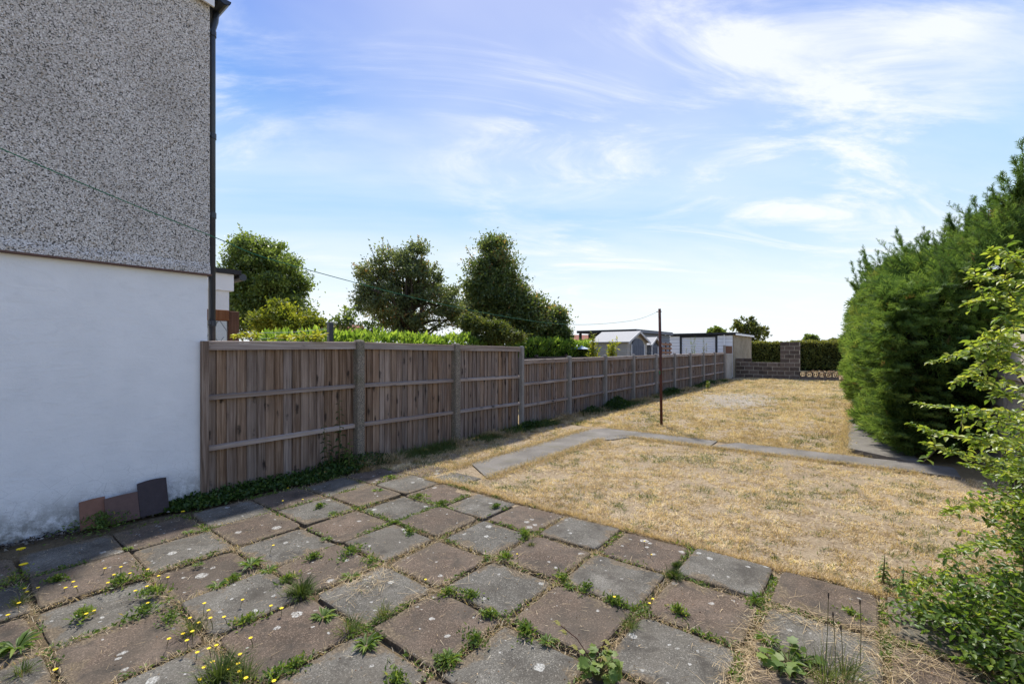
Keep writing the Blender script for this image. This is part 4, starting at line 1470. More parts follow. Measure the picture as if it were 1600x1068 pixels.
tree("leafy_tree", "dark rounded leafy tree beside the drainpipe behind the tall fence", [(408, 412, 44, 40), (440, 440, 34, 44), (372, 440, 30, 45), (398, 480, 52, 46), (392, 386, 26, 18), (352, 480, 24, 40), (455, 485, 24, 35)], 17,
     m_lf_tree, 340, 190, 0.105, 405, seed=11, spread=0.040, stray=0.16)
tree("golden_shrub", "yellow green shrub in front of the dark rounded tree", [(432, 492, 32, 24), (455, 505, 42, 24), (498, 512, 14, 16), (415, 512, 22, 20)], 12.5,
     m_lf_yellow, 130, 100, 0.08, 450, cat="shrub", seed=12, spread=0.05, trunk_r=0.05, limbs=14, stray=0.3)
tree("apple_tree", "spreading old apple tree with gaps in its crown", [(618, 408, 46, 24), (585, 435, 34, 36), (655, 432, 42, 34), (690, 465, 36, 32), (580, 478, 34, 26), (625, 470, 48, 36), (704, 492, 22, 30), (655, 392, 20, 12), (640, 505, 55, 20)], 15,
     m_lf_apple, 210, 190, 0.085, 636, seed=13, spread=0.034, stray=0.65, limbs=60, trunk_r=0.17, lw=0.5)
tree("conical_tree", "tall dark cone shaped tree beside the spreading apple tree", [(772, 392, 19, 20), (772, 425, 36, 30), (778, 460, 44, 34), (800, 495, 58, 34), (742, 470, 20, 34), (835, 490, 22, 26)], 17,
     m_lf_dark, 340, 190, 0.10, 778, seed=14, spread=0.040, stray=0.14)
tree("olive_shrub", "pale olive shrub between the apple and cone shaped trees", [(758, 518, 34, 18), (736, 505, 16, 14), (795, 526, 22, 10)], 13.5,
     m_lf_olive, 110, 100, 0.08, 765, cat="shrub", seed=15, spread=0.05, trunk_r=0.04, limbs=12, stray=0.3)
tree("bushy_tree", "low bushy tree at the end of the tree group next to the outbuilding", [(858, 508, 24, 26), (835, 525, 26, 22), (872, 525, 16, 20), (870, 495, 12, 12)], 18,
     m_lf_dark, 150, 140, 0.10, 852, seed=16, spread=0.06, limbs=14, trunk_r=0.09, stray=0.2)
tree("twiggy_shrub", "thin twiggy shrub showing sky between its stems", [(545, 500, 18, 18), (570, 512, 16, 12), (530, 515, 12, 12)], 13,
     m_lf_tree, 34, 26, 0.09, 550, cat="shrub", seed=17, spread=0.07, trunk_r=0.03, limbs=26, stray=0.7)
tree("distant_tree", "sparse upright tree behind the garage roof", [(1168, 512, 15, 18), (1185, 518, 11, 14), (1152, 515, 8, 12), (1166, 528, 22, 10)], 42,
     m_lf_olive, 80, 20, 0.28, 1168, seed=18, spread=0.05, limbs=30, trunk_r=0.16, stray=0.6, group="distant trees beyond the hedge")
tree("distant_tree", "small dark tree top just above the garage roof", [(1117, 517, 9, 6), (1125, 520, 8, 5)], 60,
     m_lf_tree, 30, 40, 0.35, 1118, seed=19, spread=0.05, limbs=8, trunk_r=0.2, group="distant trees beyond the hedge")
tree("distant_tree", "small rounded tree far off above the clipped hedge", [(1268, 527, 9, 5), (1262, 530, 7, 4), (1275, 529, 6, 5)], 90,
     m_lf_tree, 40, 34, 0.45, 1268, seed=20, spread=0.045, limbs=8, trunk_r=0.2, group="distant trees beyond the hedge")
tree("distant_tree", "broad far tree between the clipped hedge and the cypress hedge", [(1312, 534, 20, 6), (1330, 533, 15, 8)], 85,
     m_lf_hedge, 60, 40, 0.5, 1314, seed=22, spread=0.04, limbs=8, trunk_r=0.25, group="distant trees beyond the hedge")


# ---- laurel hedge above the neighbour's fence
def box_hedge(name, label, x0, x1, y0, y1, ztop, mat, n, ls, lw, seed, faces="fts", bump=0.12, kind=None, cat="hedge", up=0.8, core=True, zmin=0.3):
    rng = np.random.default_rng(seed)
    c0 = Vector(((x0 + x1) / 2, (y0 + y1) / 2, 0))
    r = empty(name, c0, 0, label, cat)
    lx, ly = x1 - x0, y1 - y0
    areas = np.array([ly * (ztop - zmin), lx * ly, lx * (ztop - zmin), lx * (ztop - zmin)])
    cnt = (n * areas / areas.sum()).astype(int)
    sp = Soup()
    for k, m_ in enumerate(cnt):
        a, b_ = rng.random(m_), rng.random(m_)
        if k == 0: P = np.stack([np.full(m_, x1), y0 + a * ly, zmin + b_ * (ztop - zmin)], 1); nr = np.array([1, 0, 0])
        elif k == 1: P = np.stack([x0 + a * lx, y0 + b_ * ly, np.full(m_, ztop)], 1); nr = np.array([0, 0, 1])
        elif k == 2: P = np.stack([x0 + a * lx, np.full(m_, y0), zmin + b_ * (ztop - zmin)], 1); nr = np.array([0, -1, 0])
        else: P = np.stack([x0 + a * lx, np.full(m_, y1), zmin + b_ * (ztop - zmin)], 1); nr = np.array([0, 1, 0])
        dpt = (fbm(P[:, 0] + P[:, 1], P[:, 2] * 1.3, 2.2, 3) - 0.5) * bump * 3 - np.abs(rng.normal(size=m_)) * bump * 0.7
        P = P + nr * dpt[:, None]
        if k == 1: P[:, 2] += (vnoise(P[:, 0], P[:, 1], 3.0, 4) - 0.4) * bump * 1.6
        D = unit(rdir(m_, rng) + nr * 0.5 + np.array([0, 0, up]))
        tone = np.clip(0.2 + rng.random(m_) * 0.6 + (0.25 if k == 1 else 0), 0, 1)  # top leaves get a lighter tone, sunlight put into their colour
        L = ls * (0.6 + rng.random(m_) * 0.7)
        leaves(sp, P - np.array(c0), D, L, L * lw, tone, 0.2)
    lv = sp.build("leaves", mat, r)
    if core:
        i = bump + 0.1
        MB().box(x0 + i - c0.x, x1 - i - c0.x, y0 + i - c0.y, y1 - i - c0.y, 0, ztop - 0.10).build("dark_core", m_core, r)  # solid dark box, added to block the view through the leaves
    return r


box_hedge("laurel_hedge", "bright green laurel hedge rising above the old dark fence", -9.9, -8.75, 4.2, 18.2, 1.88, m_lf_laurel, 16000, 0.15, 0.40, 31, up=1.1)
box_hedge("clipped_hedge", "clipped hedge with sunlit yellow green top beyond the block pier", -13.5, 5.5, 39.5, 41.0, 2.18, m_lf_hedge, 30000, 0.16, 0.6, 32, bump=0.10, up=0.5, zmin=0.25)

# yellow creeper leaves on the fence top by the house
def vine(name, label, pxs, t, mat, py, n=46, ls=0.09, seed=1, h=12, cat="climber"):
    rng = np.random.default_rng(seed)
    c = at(sum(pxs) / 2, py, t)
    r = empty(name, (c.x, c.y, c.z - 0.25), 0, label, cat)
    sp = Soup(); P = []
    for i in range(n):
        q = at(rng.uniform(*pxs), py + rng.uniform(-h, h) * 0.6, t + rng.uniform(-0.12, 0.12)); P.append((q.x - c.x, q.y - c.y, q.z - c.z + 0.25))
    P = np.array(P)
    for k in range(4):
        D = unit(rng.normal(size=(n, 3)) * [1, 1, 0.45] + [0, 0, 0.15])
        oval_leaves(sp, P, D, ls * (0.7 + rng.random(n) * 0.6), ls * 0.4, np.clip(0.35 + rng.random(n) * 0.6, 0, 1), np.tile([[0.1, 0.05, 1.0]], (n, 1)) + rng.normal(size=(n, 3)) * 0.25)
    sp.build("leaves", mat, r)
    b_ = MB(); b_.tube([(0, 0, -1.3), (0.03, 0.02, -0.4), (0, 0, 0.22)], 0.012, 6)
    for i in range(0, n, 5): b_.tube([(0, 0, -0.05 * (i % 4)), tuple(P[i] * 0.5 + np.array([0, 0, -0.02])), tuple(P[i])], 0.004, 4)
    b_.build("stem", m_stem, r)
    return r


vine("yellow_creeper", "yellow creeper leaves above the fence beside the drainpipe", (356, 402), 5.9, m_lf_yellow, 525, 14, 0.09, 41, 6)
vine("yellow_creeper", "wider clump of yellow creeper leaves spilling over the middle of the first fence panel", (432, 515), 6.0, m_lf_yellow, 527, 26, 0.10, 42, 7)


# bamboo-like yellow green plants by the shed
def tallplant(name, label, px, pyt, t, mat, seed, n=26, w=10, cat="plant", ls=0.16):
    rng = np.random.default_rng(seed)
    c = at(px, HOR, t); g0 = gz(c.y)
    r = empty(name, (c.x, c.y, g0), 0, label, cat)
    zt = zat(pyt, t) - g0
    b_ = MB(); sp = Soup()
    for i in range(n):
        a = rng.normal(size=2) * w * t / FPX * 0.55
        hh_ = zt * rng.uniform(0.7, 1.0)
        tip = np.array([a[0], a[1], hh_]); bs = np.array([a[0] * 0.3, a[1] * 0.3, 0])
        b_.tube([tuple(bs), tuple((bs + tip) / 2 + rng.normal(size=3) * 0.03), tuple(tip)], [0.01, 0.007, 0.003], 5)
        q = 38
        u = rng.uniform(0.45, 1, q)[:, None]
        P = bs + (tip - bs) * u
        leaves(sp, P, unit(rdir(q, rng) + [0, 0, 0.5]), ls * (0.5 + rng.random(q) * 0.6), ls * 0.30, rng.random(q) * 0.7 + 0.3, 0.15)
    b_.build("stems", m_stem, r); sp.build("leaves", mat, r)
    return r


tallplant("bamboo", "yellow green bamboo clump left of the cream shed roof", 928, 516, 15.0, m_lf_yellow, 51, 12, 7)
tallplant("bamboo", "low bushy yellow bamboo against the cream shed wall", 955, 528, 14.5, m_lf_yellow, 52, 18, 11)
tallplant("young_plant", "slim tall garden plants showing above the fence before the garage door", 1083, 520, 21.0, m_lf_tree, 53, 5, 14, ls=0.07)
tallplant("young_plant", "thin leggy garden plants above the fence near the last white garage board", 1103, 522, 22.0, m_lf_hedge, 54, 4, 8, ls=0.07)
tallplant("seedling_tree", "slender self sown seedling on the dry lawn near the fence", 1105.5, 594, 17.2, m_lf_weed, 55, 3, 3, ls=0.10)


# ---- cypress hedge
def hedge_h(y, x):
    return 2.92 + 0.14 * np.sin(y * 1.1 + 1) - np.clip((10.8 - y), 0, 2) * 0.20 + np.clip(x - 0.8, 0, 2) * 0.58


def hedge_left(y, z):
    base = 0.44 - (y - 8.9) * 0.062
    return base - 0.22 * np.sin(np.clip(z / 3.0, 0, 1) * PI * 0.9) + np.clip(z - 2.6, 0, 2) * 0.45


def hedge_front(x, z):
    # near end rounds back towards the concrete fence
    return 8.95 + np.clip(x - 0.45, 0, 3) ** 1.5 * 1.0 - 0.35 * np.sin(np.clip(z / 3.2, 0, 1) * PI) - np.clip(z - 2.0, 0, 2) * 0.25 * np.clip(x - .3, 0, 1)


def sprays(sp, P, D, L, tone, rng, q=6):
    """flat ferny sprays: a spine with side shoots"""
    n = len(P)
    D = unit(D)
    sd = unit(np.cross(D, rdir(n, rng))); nm = np.cross(sd, D)
    L = np.broadcast_to(L, (n,))[:, None]
    w = L * 0.09
    sp.polys(np.stack([P - sd * w * .5, P + sd * w * .5, P + D * L], 1), tone)
    for i in range(q):
        u = 0.15 + 0.7 * i / q
        s_ = 1 if i % 2 else -1
        dd = unit(D + sd * s_ * (0.75 + rng.random((n, 1)) * 0.35) + nm * rng.normal(size=(n, 1)) * 0.3)
        b0 = P + D * L * u
        l2 = L * (0.62 - 0.42 * u)
        sp.polys(np.stack([b0 - D * w * 0.8, b0 + D * w * 0.8, b0 + dd * l2], 1), tone)


def cypress():
    rng = np.random.default_rng(61)
    root = empty("cypress_hedge", (1.0, 9.0, 0), 0, "tall shaggy dark green cypress hedge beside the side path", "hedge")
    O = np.array([1.0, 9.0, 0])
    Y0, Y1 = 8.95, 17.6
    sp = Soup()

    def addf(P, nr, lit_tone=0.0, ln=0.17, spread=0.55, upb=0.30, lk=1.0):
        n_ = len(P)
        lump = fbm(P[:, 1] * 1.0 + P[:, 0], P[:, 2], 1.6, 5) - 0.5
        lump2 = vnoise(P[:, 1] + P[:, 0] * 1.3, P[:, 2], 5.5, 9) - 0.5
        l3 = vnoise(P[:, 1] * 0.8 + P[:, 0], P[:, 2] * 2.2, 3.2, 19) - 0.5
        dep = lump * 0.55 + lump2 * 0.26 + l3 * 0.3 - np.abs(rng.normal(size=n_)) * 0.10
        P = P + nr * dep[:, None] * lk
        D = unit(nr * 1.0 + rdir(n_, rng) * spread + np.array([0, -0.25, upb]))
        tone = np.clip(0.45 + lump2 * 0.45 + l3 * 0.3 + rng.normal(size=n_) * 0.17 + lit_tone, 0, 0.93)  # sunlit left face and top coloured lighter than the near face
        brown = rng.random(n_) < 0.012
        tone[brown] = 1.0
        sprays(sp, P - O, D, ln * (0.6 + rng.random(n_) * 0.8), tone, rng)
    # left face
    n = 15000
    y = Y0 + rng.random(n) ** 1.25 * (Y1 - Y0); z = rng.random(n) * 3.4 + 0.05
    ok = z < hedge_h(y, 0.3); y, z = y[ok], z[ok]; n = len(y)
    x = hedge_left(y, z)
    addf(np.stack([x, y, z], 1), unit(np.stack([np.full(n, -1.0), np.full(n, -0.1), np.full(n, 0.15)], 1)), 0.16, 0.21, 0.45, 0.25)
    # near face
    n = 10000
    x = rng.uniform(-0.05, 3.2, n); z = rng.random(n) ** 0.9 * 4.0 + 0.03
    keep = ~((x > 1.40) & (z < 1.85))
    x, z = x[keep], z[keep]
    y = hedge_front(x, z)
    ok = x > hedge_left(y, z) - 0.05
    x, y, z = x[ok], y[ok], z[ok]
    ok = z < hedge_h(y, x); x, y, z = x[ok], y[ok], z[ok]
    n = len(x)
    addf(np.stack([x, y, z], 1), unit(np.stack([np.full(n, 0.0), np.full(n, -1.0), np.full(n, 0.05)], 1)), 0.06, 0.18, 0.6, 0.1)
    # top
    n = 9000
    y = Y0 + rng.random(n) * (Y1 - Y0); x = rng.uniform(0.0, 3.2, n)
    z = hedge_h(y, x) + 0.05
    x = np.maximum(x, hedge_left(y, z))
    y = np.maximum(y, hedge_front(x, z))
    addf(np.stack([x, y, z], 1), unit(np.stack([np.full(n, -0.2), np.full(n, -0.2), np.full(n, 1.0)], 1)), 0.1, 0.22, 0.7, 0.5, 0.55)
    # far end
    n = 2500
    x = rng.uniform(-0.2, 2.2, n); z = rng.random(n) * 3.3
    addf(np.stack([x, np.full(n, Y1), z], 1), np.tile([[0, 1.0, 0.1]], (n, 1)), 0)
    b_ = MB()
    # leafy branch fans standing out from both visible faces
    for face in (0, 1):
        q = 620 if face == 0 else 420
        for i in range(q):
            if face == 0:
                yb_ = Y0 + rng.random() ** 1.2 * (Y1 - Y0); zb_ = rng.uniform(0.1, float(hedge_h(yb_, 0.3)) + 0.1)
                A = np.array([float(hedge_left(yb_, zb_)) + 0.10, yb_, zb_]); dd = np.array([-0.85, rng.normal() * 0.45 - 0.15, 0.25 + 0.5 * rng.random()])
            else:
                xb = rng.uniform(0.2, 3.0); zb_ = rng.uniform(0.1, float(hedge_h(9.0, xb)) + 0.1)
                if xb > 1.4 and zb_ < 1.85: continue
                A = np.array([xb, float(hedge_front(xb, zb_)) + 0.10, zb_]); dd = np.array([rng.normal() * 0.45, -0.85, 0.15 + 0.5 * rng.random()])
            dd = dd / np.linalg.norm(dd); ln = rng.uniform(0.22, 0.48)
            m_ = 16
            u = (np.arange(m_) + 0.5) / m_
            P = A + dd * (ln * u)[:, None] + np.array([0, 0, -0.08]) * (u ** 2)[:, None]
            sdv = unit(np.cross(dd, np.array([0.1, 0.1, 1.0]))[None])
            sg = np.where(np.arange(m_) % 2, 1.0, -1.0)[:, None]
            D = unit(dd * 0.9 + sdv * sg * 0.7 + rng.normal(size=(m_, 3)) * 0.15)
            tn = np.clip(rng.uniform(0.3, 0.85) + rng.normal(size=m_) * 0.08, 0, 0.95)
            sprays(sp, P - O, D, 0.16 * (1.15 - u * 0.7), tn, rng)
    for i in range(330):
        yb_ = Y0 + 0.1 + rng.random() ** 1.3 * (Y1 - Y0 - 0.3); xb = float(hedge_left(yb_, 2.9)) + 0.15 + rng.random() ** 1.6 * 2.2
        yb_ = max(yb_, float(hedge_front(xb, 2.9)) + 0.05)
        A = np.array([xb, yb_, float(hedge_h(yb_, xb)) - 0.12]); dd = np.array([rng.normal() * 0.4 - 0.45, rng.normal() * 0.35 - 0.25, rng.uniform(0.15, 1.0)])
        dd = dd / np.linalg.norm(dd); ln = rng.uniform(0.25, 0.75)
        m_ = int(22 + ln * 34)
        u = (np.arange(m_) + 0.5) / m_
        cv = rng.normal(size=3) * 0.12
        P = A + dd * (ln * u)[:, None] + cv * (u ** 2)[:, None]
        D = unit(dd * 1.0 + rdir(m_, rng) * 0.75)
        b_.tube([tuple(A - O), tuple(A + dd * ln * .5 + cv * .25 - O), tuple(A + dd * ln + cv - O)], [0.007, 0.005, 0.002], 4)
        sprays(sp, P - O, D, 0.19 * (1.15 - u * 0.75) * rng.uniform(0.7, 1.1), np.clip(rng.uniform(0.3, 0.8) + rng.normal(size=m_) * 0.08, 0, 0.95), rng)
    # long wild shoots on the top, each a stem clothed with sprays
    shoots = [(1344, 488, 1336, 478, 12.5), (1352, 470, 1338, 452, 12.8), (1368, 440, 1352, 400, 12), (1375, 450, 1350, 430, 12.5), (1400, 420, 1372, 425, 11), (1425, 410, 1405, 372, 10.5), (1440, 405, 1408, 380, 10),
              (1460, 400, 1425, 392, 9.5), (1475, 395, 1476, 365, 9.2), (1500, 390, 1512, 342, 8.8), (1520, 385, 1532, 345, 8.5), (1545, 370, 1538, 340, 8.2), (1560, 360, 1530, 342, 8.0), (1580, 350, 1556, 310, 7.6),
              (1600, 330, 1560, 312, 7.4), (1600, 330, 1598, 246, 7.2), (1625, 330, 1592, 268, 7.2), (1610, 345, 1575, 290, 7.3), (1640, 330, 1622, 230, 7.1), (1480, 405, 1450, 378, 9.4), (1350, 520, 1330, 505, 12.5), (1346, 560, 1328, 548, 12.5), (1590, 300, 1590, 282, 7.2)]
    for i in range(46):
        px_ = rng.uniform(1345, 1615)
        py_ = np.interp(px_, [1350, 1400, 1450, 1500, 1550, 1600], [455, 418, 405, 385, 355, 320])
        tt = np.interp(px_, [1350, 1600], [12.3, 7.3])
        shoots.append((px_, py_ + 8, px_ - rng.uniform(-5, 26), py_ - rng.uniform(2, 38), tt))
    for (xa, ya, xb_, yb2, t) in shoots:
        A = np.array(at(xa, ya + 10, t + 0.2)); B = np.array(at(xb_, yb2, t - 0.1))
        ln = np.linalg.norm(B - A)
        mid_ = (A + B) / 2 + np.array([0, 0, -0.04 * ln])
        b_.tube([tuple(A - O), tuple(mid_ - O), tuple(B - O)], [0.008, 0.006, 0.002], 5)
        B = B + (B - A) * 0.25; ln *= 1.25
        q = int(46 * ln) + 26
        u = rng.random(q)[:, None]
        P = np.where(u < 0.5, A + (mid_ - A) * u * 2, mid_ + (B - mid_) * (u - 0.5) * 2)
        d = unit((B - A)[None])
        D = unit(d * 1.0 + rdir(q, rng) * 0.55 + np.array([0, 0, 0.12]))
        sprays(sp, P - O, D, (0.25 - 0.13 * u[:, 0]) * (0.7 + rng.random(q) * 0.5), np.clip(0.4 + rng.normal(size=q) * 0.15, 0, 0.95), rng)
    b_.build("shoots", m_stem, root)
    sp.build("foliage", m_lf_cypress, root)
    # solid dark core well inside the foliage, added to stop see-through
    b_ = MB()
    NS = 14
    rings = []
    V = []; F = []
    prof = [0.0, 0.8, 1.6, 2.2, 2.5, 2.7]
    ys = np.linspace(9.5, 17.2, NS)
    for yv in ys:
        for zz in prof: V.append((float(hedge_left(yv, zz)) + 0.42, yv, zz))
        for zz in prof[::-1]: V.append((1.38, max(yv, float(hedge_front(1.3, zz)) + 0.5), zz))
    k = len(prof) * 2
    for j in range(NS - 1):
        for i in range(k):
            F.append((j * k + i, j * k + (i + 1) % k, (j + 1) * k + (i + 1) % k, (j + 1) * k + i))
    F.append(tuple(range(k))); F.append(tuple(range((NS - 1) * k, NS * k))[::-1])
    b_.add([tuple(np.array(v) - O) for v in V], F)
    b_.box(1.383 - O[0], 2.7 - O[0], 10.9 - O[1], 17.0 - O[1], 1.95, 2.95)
    b_.build("dark_core", m_core, root)
    b_ = MB()
    for yv in (9.7, 11.4, 13.1, 14.8, 16.5):
        b_.tube([(0.9 - O[0], yv - O[1], 0), (0.92 - O[0], yv - O[1], 2.3)], [0.08, 0.03], 8)
    b_.build("trunks", m_bark, root)


cypress()


# ---- leafy privet-like shrub close on the right
def front_shrub():
    rng = np.random.default_rng(71)
    root = empty("leafy_shrub", (1.0, 4.3, 0), 0, "bright leafy shrub with arching sprays spilling over the lawn edge", "shrub")
    O = np.array([1.0, 4.3, 0])
    sp = Soup(); b_ = MB()
    blobs = [((1.08, 4.05, 0.45), (0.40, 0.75, 0.55), 560), ((1.22, 4.2, 1.25), (0.28, 0.6, 0.50), 120), ((0.98, 4.1, 0.98), (0.26, 0.45, 0.28), 230), ((0.66, 3.55, 0.10), (0.40, 0.40, 0.16), 260), ((1.25, 3.5, 0.8), (0.35, 0.5, 0.6), 200),
             ((1.35, 5.4, 0.4), (0.30, 0.7, 0.4), 90), ((0.80, 3.2, 0.25), (0.33, 0.4, 0.3), 170)]
    for (c, r, n) in blobs:
        c = np.array(c); r = np.array(r)
        for i in range(n):
            d = rdir(1, rng)[0]; rr_ = rng.random() ** 0.35
            p = c + d * r * rr_
            if p[2] < 0.02: p[2] = 0.02 + rng.random() * 0.1
            dirv = unit((d * [1, 1, 0.5] + rng.normal(size=3) * 0.6 + [-0.35, -0.1, 0.15])[None])[0]
            ln = rng.uniform(0.10, 0.26)
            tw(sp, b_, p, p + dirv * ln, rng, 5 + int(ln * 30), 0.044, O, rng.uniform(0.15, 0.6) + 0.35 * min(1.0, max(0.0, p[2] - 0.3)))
    # main arching stems, each given by where it runs
    S_ = [((1606, 425), (1575, 405), (1550, 388), 2.35), ((1610, 445), (1560, 436), (1512, 438), 2.3), ((1610, 462), (1560, 466), (1506, 478), 2.3), ((1605, 500), (1570, 470), (1540, 462), 2.4),
          ((1575, 505), (1520, 545), (1452, 566), 2.2), ((1560, 520), (1532, 570), (1493, 597), 2.2), ((1605, 640), (1520, 640), (1428, 629), 2.2), ((1600, 690), (1500, 682), (1420, 660), 2.15), ((1605, 625), (1570, 615), (1532, 605), 2.3),
          ((1590, 725), (1510, 712), (1445, 692), 2.15), ((1605, 560), (1575, 545), (1552, 548), 2.4), ((1600, 790), (1530, 790), (1470, 805), 2.6),
          ((1610, 520), (1590, 500), (1560, 500), 2.3), ((1610, 590), (1570, 575), (1540, 570), 2.4), ((1610, 660), (1560, 655), (1500, 650), 2.3), ((1610, 700), (1560, 690), (1520, 700), 2.3), ((1600, 840), (1530, 850), (1470, 870), 2.6),
          ((1610, 480), (1590, 470), (1572, 440), 2.3), ((1580, 900), (1480, 905), (1410, 925), 2.75), ((1580, 960), (1500, 950), (1430, 955), 2.6), ((1610, 405), (1598, 420), (1590, 400), 2.3), ((1610, 545), (1580, 530), (1545, 520), 2.35),
          ((1610, 610), (1560, 600), (1520, 585), 2.35), ((1610, 750), (1560, 735), (1500, 725), 2.3), ((1610, 575), (1560, 560), (1515, 545), 2.3)]
    for (a, m_, c, t) in S_:
        A = np.array(at(a[0] + 25, a[1] + 6, t + 0.35)); M_ = np.array(at(m_[0], m_[1], t)); B = np.array(at(c[0], c[1], t - 0.05))
        if A[2] < 0.05: A[2] = 0.05
        pts_ = [A * (1 - u) ** 2 + 2 * u * (1 - u) * (M_ * 2 - (A + B) / 2) + B * u * u for u in np.linspace(0, 1, 9)]
        L_ = np.linalg.norm(B - A)
        b_.tube([tuple(p - O) for p in pts_], [0.0035] * 4 + [0.0026] * 3 + [0.0018, 0.0012], 5)
        q = max(10, int(L_ / 0.021))
        for i in range(q):
            u = (i + 0.5) / q; p = A * (1 - u) ** 2 + 2 * u * (1 - u) * (M_ * 2 - (A + B) / 2) + B * u * u
            dr = unit((B - A)[None])[0]
            s_ = np.array([rng.normal() * 0.4, rng.normal() * 0.4, 1.0])
            sidev = np.cross(dr, s_)
            D = np.array([dr * 0.75 + sidev * 0.8, dr * 0.75 - sidev * 0.8]) + rng.normal(size=(2, 3)) * 0.25
            ls = 0.052 * (1.0 - 0.55 * u) * rng.uniform(0.8, 1.2)
            oval_leaves(sp, np.array([p, p]) - O, D, ls, ls * 0.46, np.clip(rng.uniform(0.45, 1.0, 2), 0, 1), np.array([s_, s_]) + rng.normal(size=(2, 3)) * 0.4)
        # side twigs
        for i in range(6):
            u = rng.uniform(0.2, 0.85); p = A * (1 - u) ** 2 + 2 * u * (1 - u) * (M_ * 2 - (A + B) / 2) + B * u * u
            d = unit(((B - A) / L_ + rdir(1, rng)[0] * 0.9)[None])[0]
            tw(sp, b_, p, p + d * rng.uniform(0.05, 0.14), rng, 6, 0.040, O, rng.uniform(0.5, 0.85))
    for i in range(14):
        x_, y_ = rng.normal(1.05, 0.12), rng.normal(4.2, 0.5)
        b_.tube([(x_ - O[0], y_ - O[1], 0), (x_ - O[0] + rng.normal() * .1, y_ - O[1] + rng.normal() * .2, 0.8), (x_ - O[0] + rng.normal() * .15, y_ - O[1] + rng.normal() * .3, 1.7)], [0.012, 0.009, 0.004], 6)
    b_.build("stems", m_bark, root)
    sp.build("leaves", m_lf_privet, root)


def tw(sp, b_, A, B, rng, q, ls, O, tone):
    """a twig with pairs of leaves"""
    b_.tube([tuple(A - O), tuple((A + B) / 2 - O), tuple(B - O)], [0.0022, 0.0018, 0.001], 3, cap=False)
    u = (np.arange(q) + 0.5) / q
    P = A[None] + (B - A)[None] * u[:, None]
    dr = unit((B - A)[None])
    s_ = rng.normal(size=(q, 3)) * 0.5 + [0, 0, 1.0]
    sd = unit(np.cross(np.repeat(dr, q, 0), s_))
    sg = np.where(np.arange(q) % 2, 1.0, -1.0)[:, None]
    D = dr * 0.6 + sd * sg + rng.normal(size=(q, 3)) * 0.3
    oval_leaves(sp, P - O, D, ls * rng.uniform(0.6, 1.2, q), ls * 0.46, np.clip(tone + rng.normal(size=q) * 0.15, 0, 1), s_)


front_shrub()


# ================================================================== GRASS
def green_field(x, y):
    return fbm(x, y, 1.7, 11) + 0.35 * (vnoise(x, y, 9.0, 13) - 0.5)


PATH_RECTS = [(-4.44, -3.68, 4.28, 8.55), (-4.4, 0.97, 7.87, 8.55)]


def off_paths(x, y, m=0.0):
    ok = np.ones(len(x), bool)
    for (a, b_, c, d) in PATH_RECTS:
        ok &= ~((x > a + m) & (x < b_ - m) & (y > c + m) & (y < d - m))
    return ok


def lawn_grass(name, label, x0, x1, y0, y1, n, L0, W0, seed, far=False):
    rng = np.random.default_rng(seed)
    y = y0 + (y1 - y0) * rng.random(n) ** (1.45 if far else 1.15); x = rng.uniform(x0, x1, n)
    ok = off_paths(x, y, 0.02)
    # worn, bare spots
    bare = vnoise(x, y, 3.3, 17) * 0.6 + vnoise(x, y, 9.1, 18) * 0.4
    ok &= rng.random(n) < np.clip((bare - 0.27) * 4.5, 0.10, 1)
    if far:
        bp = np.exp(-(((x + 3.25) / 1.15) ** 2 + ((y - 15.6) / 2.4) ** 2) * 1.0)
        ok &= rng.random(n) > bp * 0.82
    fine_ = vnoise(x, y, 17 if not far else 9, 61) * 0.6 + vnoise(x, y, 34 if not far else 20, 62) * 0.4
    ok &= rng.random(n) < np.clip((fine_ - 0.27) * 3.4, 0.06, 1)
    x, y = x[ok], y[ok]; fine_ = fine_[ok]; n = len(x)
    g = green_field(x, y)
    gr = 1 / (1 + np.exp(-(g - 0.70) * 30))
    isg = rng.random(n) < gr * 0.6 + 0.025
    dull = vnoise(x, y, 0.9, 31)
    tone = 0.70 + (dull - 0.5) * 0.20 + (vnoise(x, y, 14, 33) - 0.5) * 0.30 + (vnoise(x, y, 5, 35) - 0.5) * 0.2 + rng.normal(size=n) * 0.15
    tone = np.clip(tone, 0.40, 1)
    tone[isg] = np.clip(rng.normal(0.17, 0.07, isg.sum()), 0, 0.35)
    P = np.stack([x, y, gza(y) - 0.008], 1)
    lean = np.clip(rng.normal(1.0, 0.38, n), 0.1, 1.5)
    L = L0 * (0.5 + rng.random(n) * 0.9) * (0.6 + 0.8 * fine_)
    sc = 1.0 + (np.clip(y - 5, 0, 25) * 0.055 if far else 0)
    sp = Soup()
    W = W0 * (0.6 + rng.random(n) * 0.7) * sc
    if far: tris(sp, P, L * (1 + 0.0 * y), W, lean, tone, rng)
    else: blades(sp, P, L, W, lean, tone, rng, bend=0.35)
    o = sp.build(name, m_grass)
    return tag(o, label, "grass", kind="stuff")


lawn_grass("near_lawn_grass", "short straw coloured dry grass on the near lawn", LX0 + 0.3, 1.4, 3.84, 7.92, 300000, 0.040, 0.0050, 81)
lawn_grass("far_lawn_grass", "short straw coloured dry grass on the far lawn", LX0 + 0.3, LX1 + 0.06, 8.5, 27.3, 300000, 0.058, 0.0075, 82, True)


def tufts(sp, cx, cy, n, rad, L, W, tone, tsd, rng, lean=(0.2, 1.1), z=0.0, bend=0.6):
    r = np.abs(rng.normal(size=n)) * rad * 0.5; a = rng.random(n) * 2 * PI
    x = cx + np.cos(a) * r; y = cy + np.sin(a) * r
    P = np.stack([x, y, np.full(n, z)], 1)
    blades(sp, P, L * (0.5 + rng.random(n) * 0.7), W, rng.uniform(lean[0], lean[1], n), np.clip(tone + rng.normal(size=n) * tsd, 0, 1), rng, az=a + rng.normal(size=n) * 0.5, bend=bend)


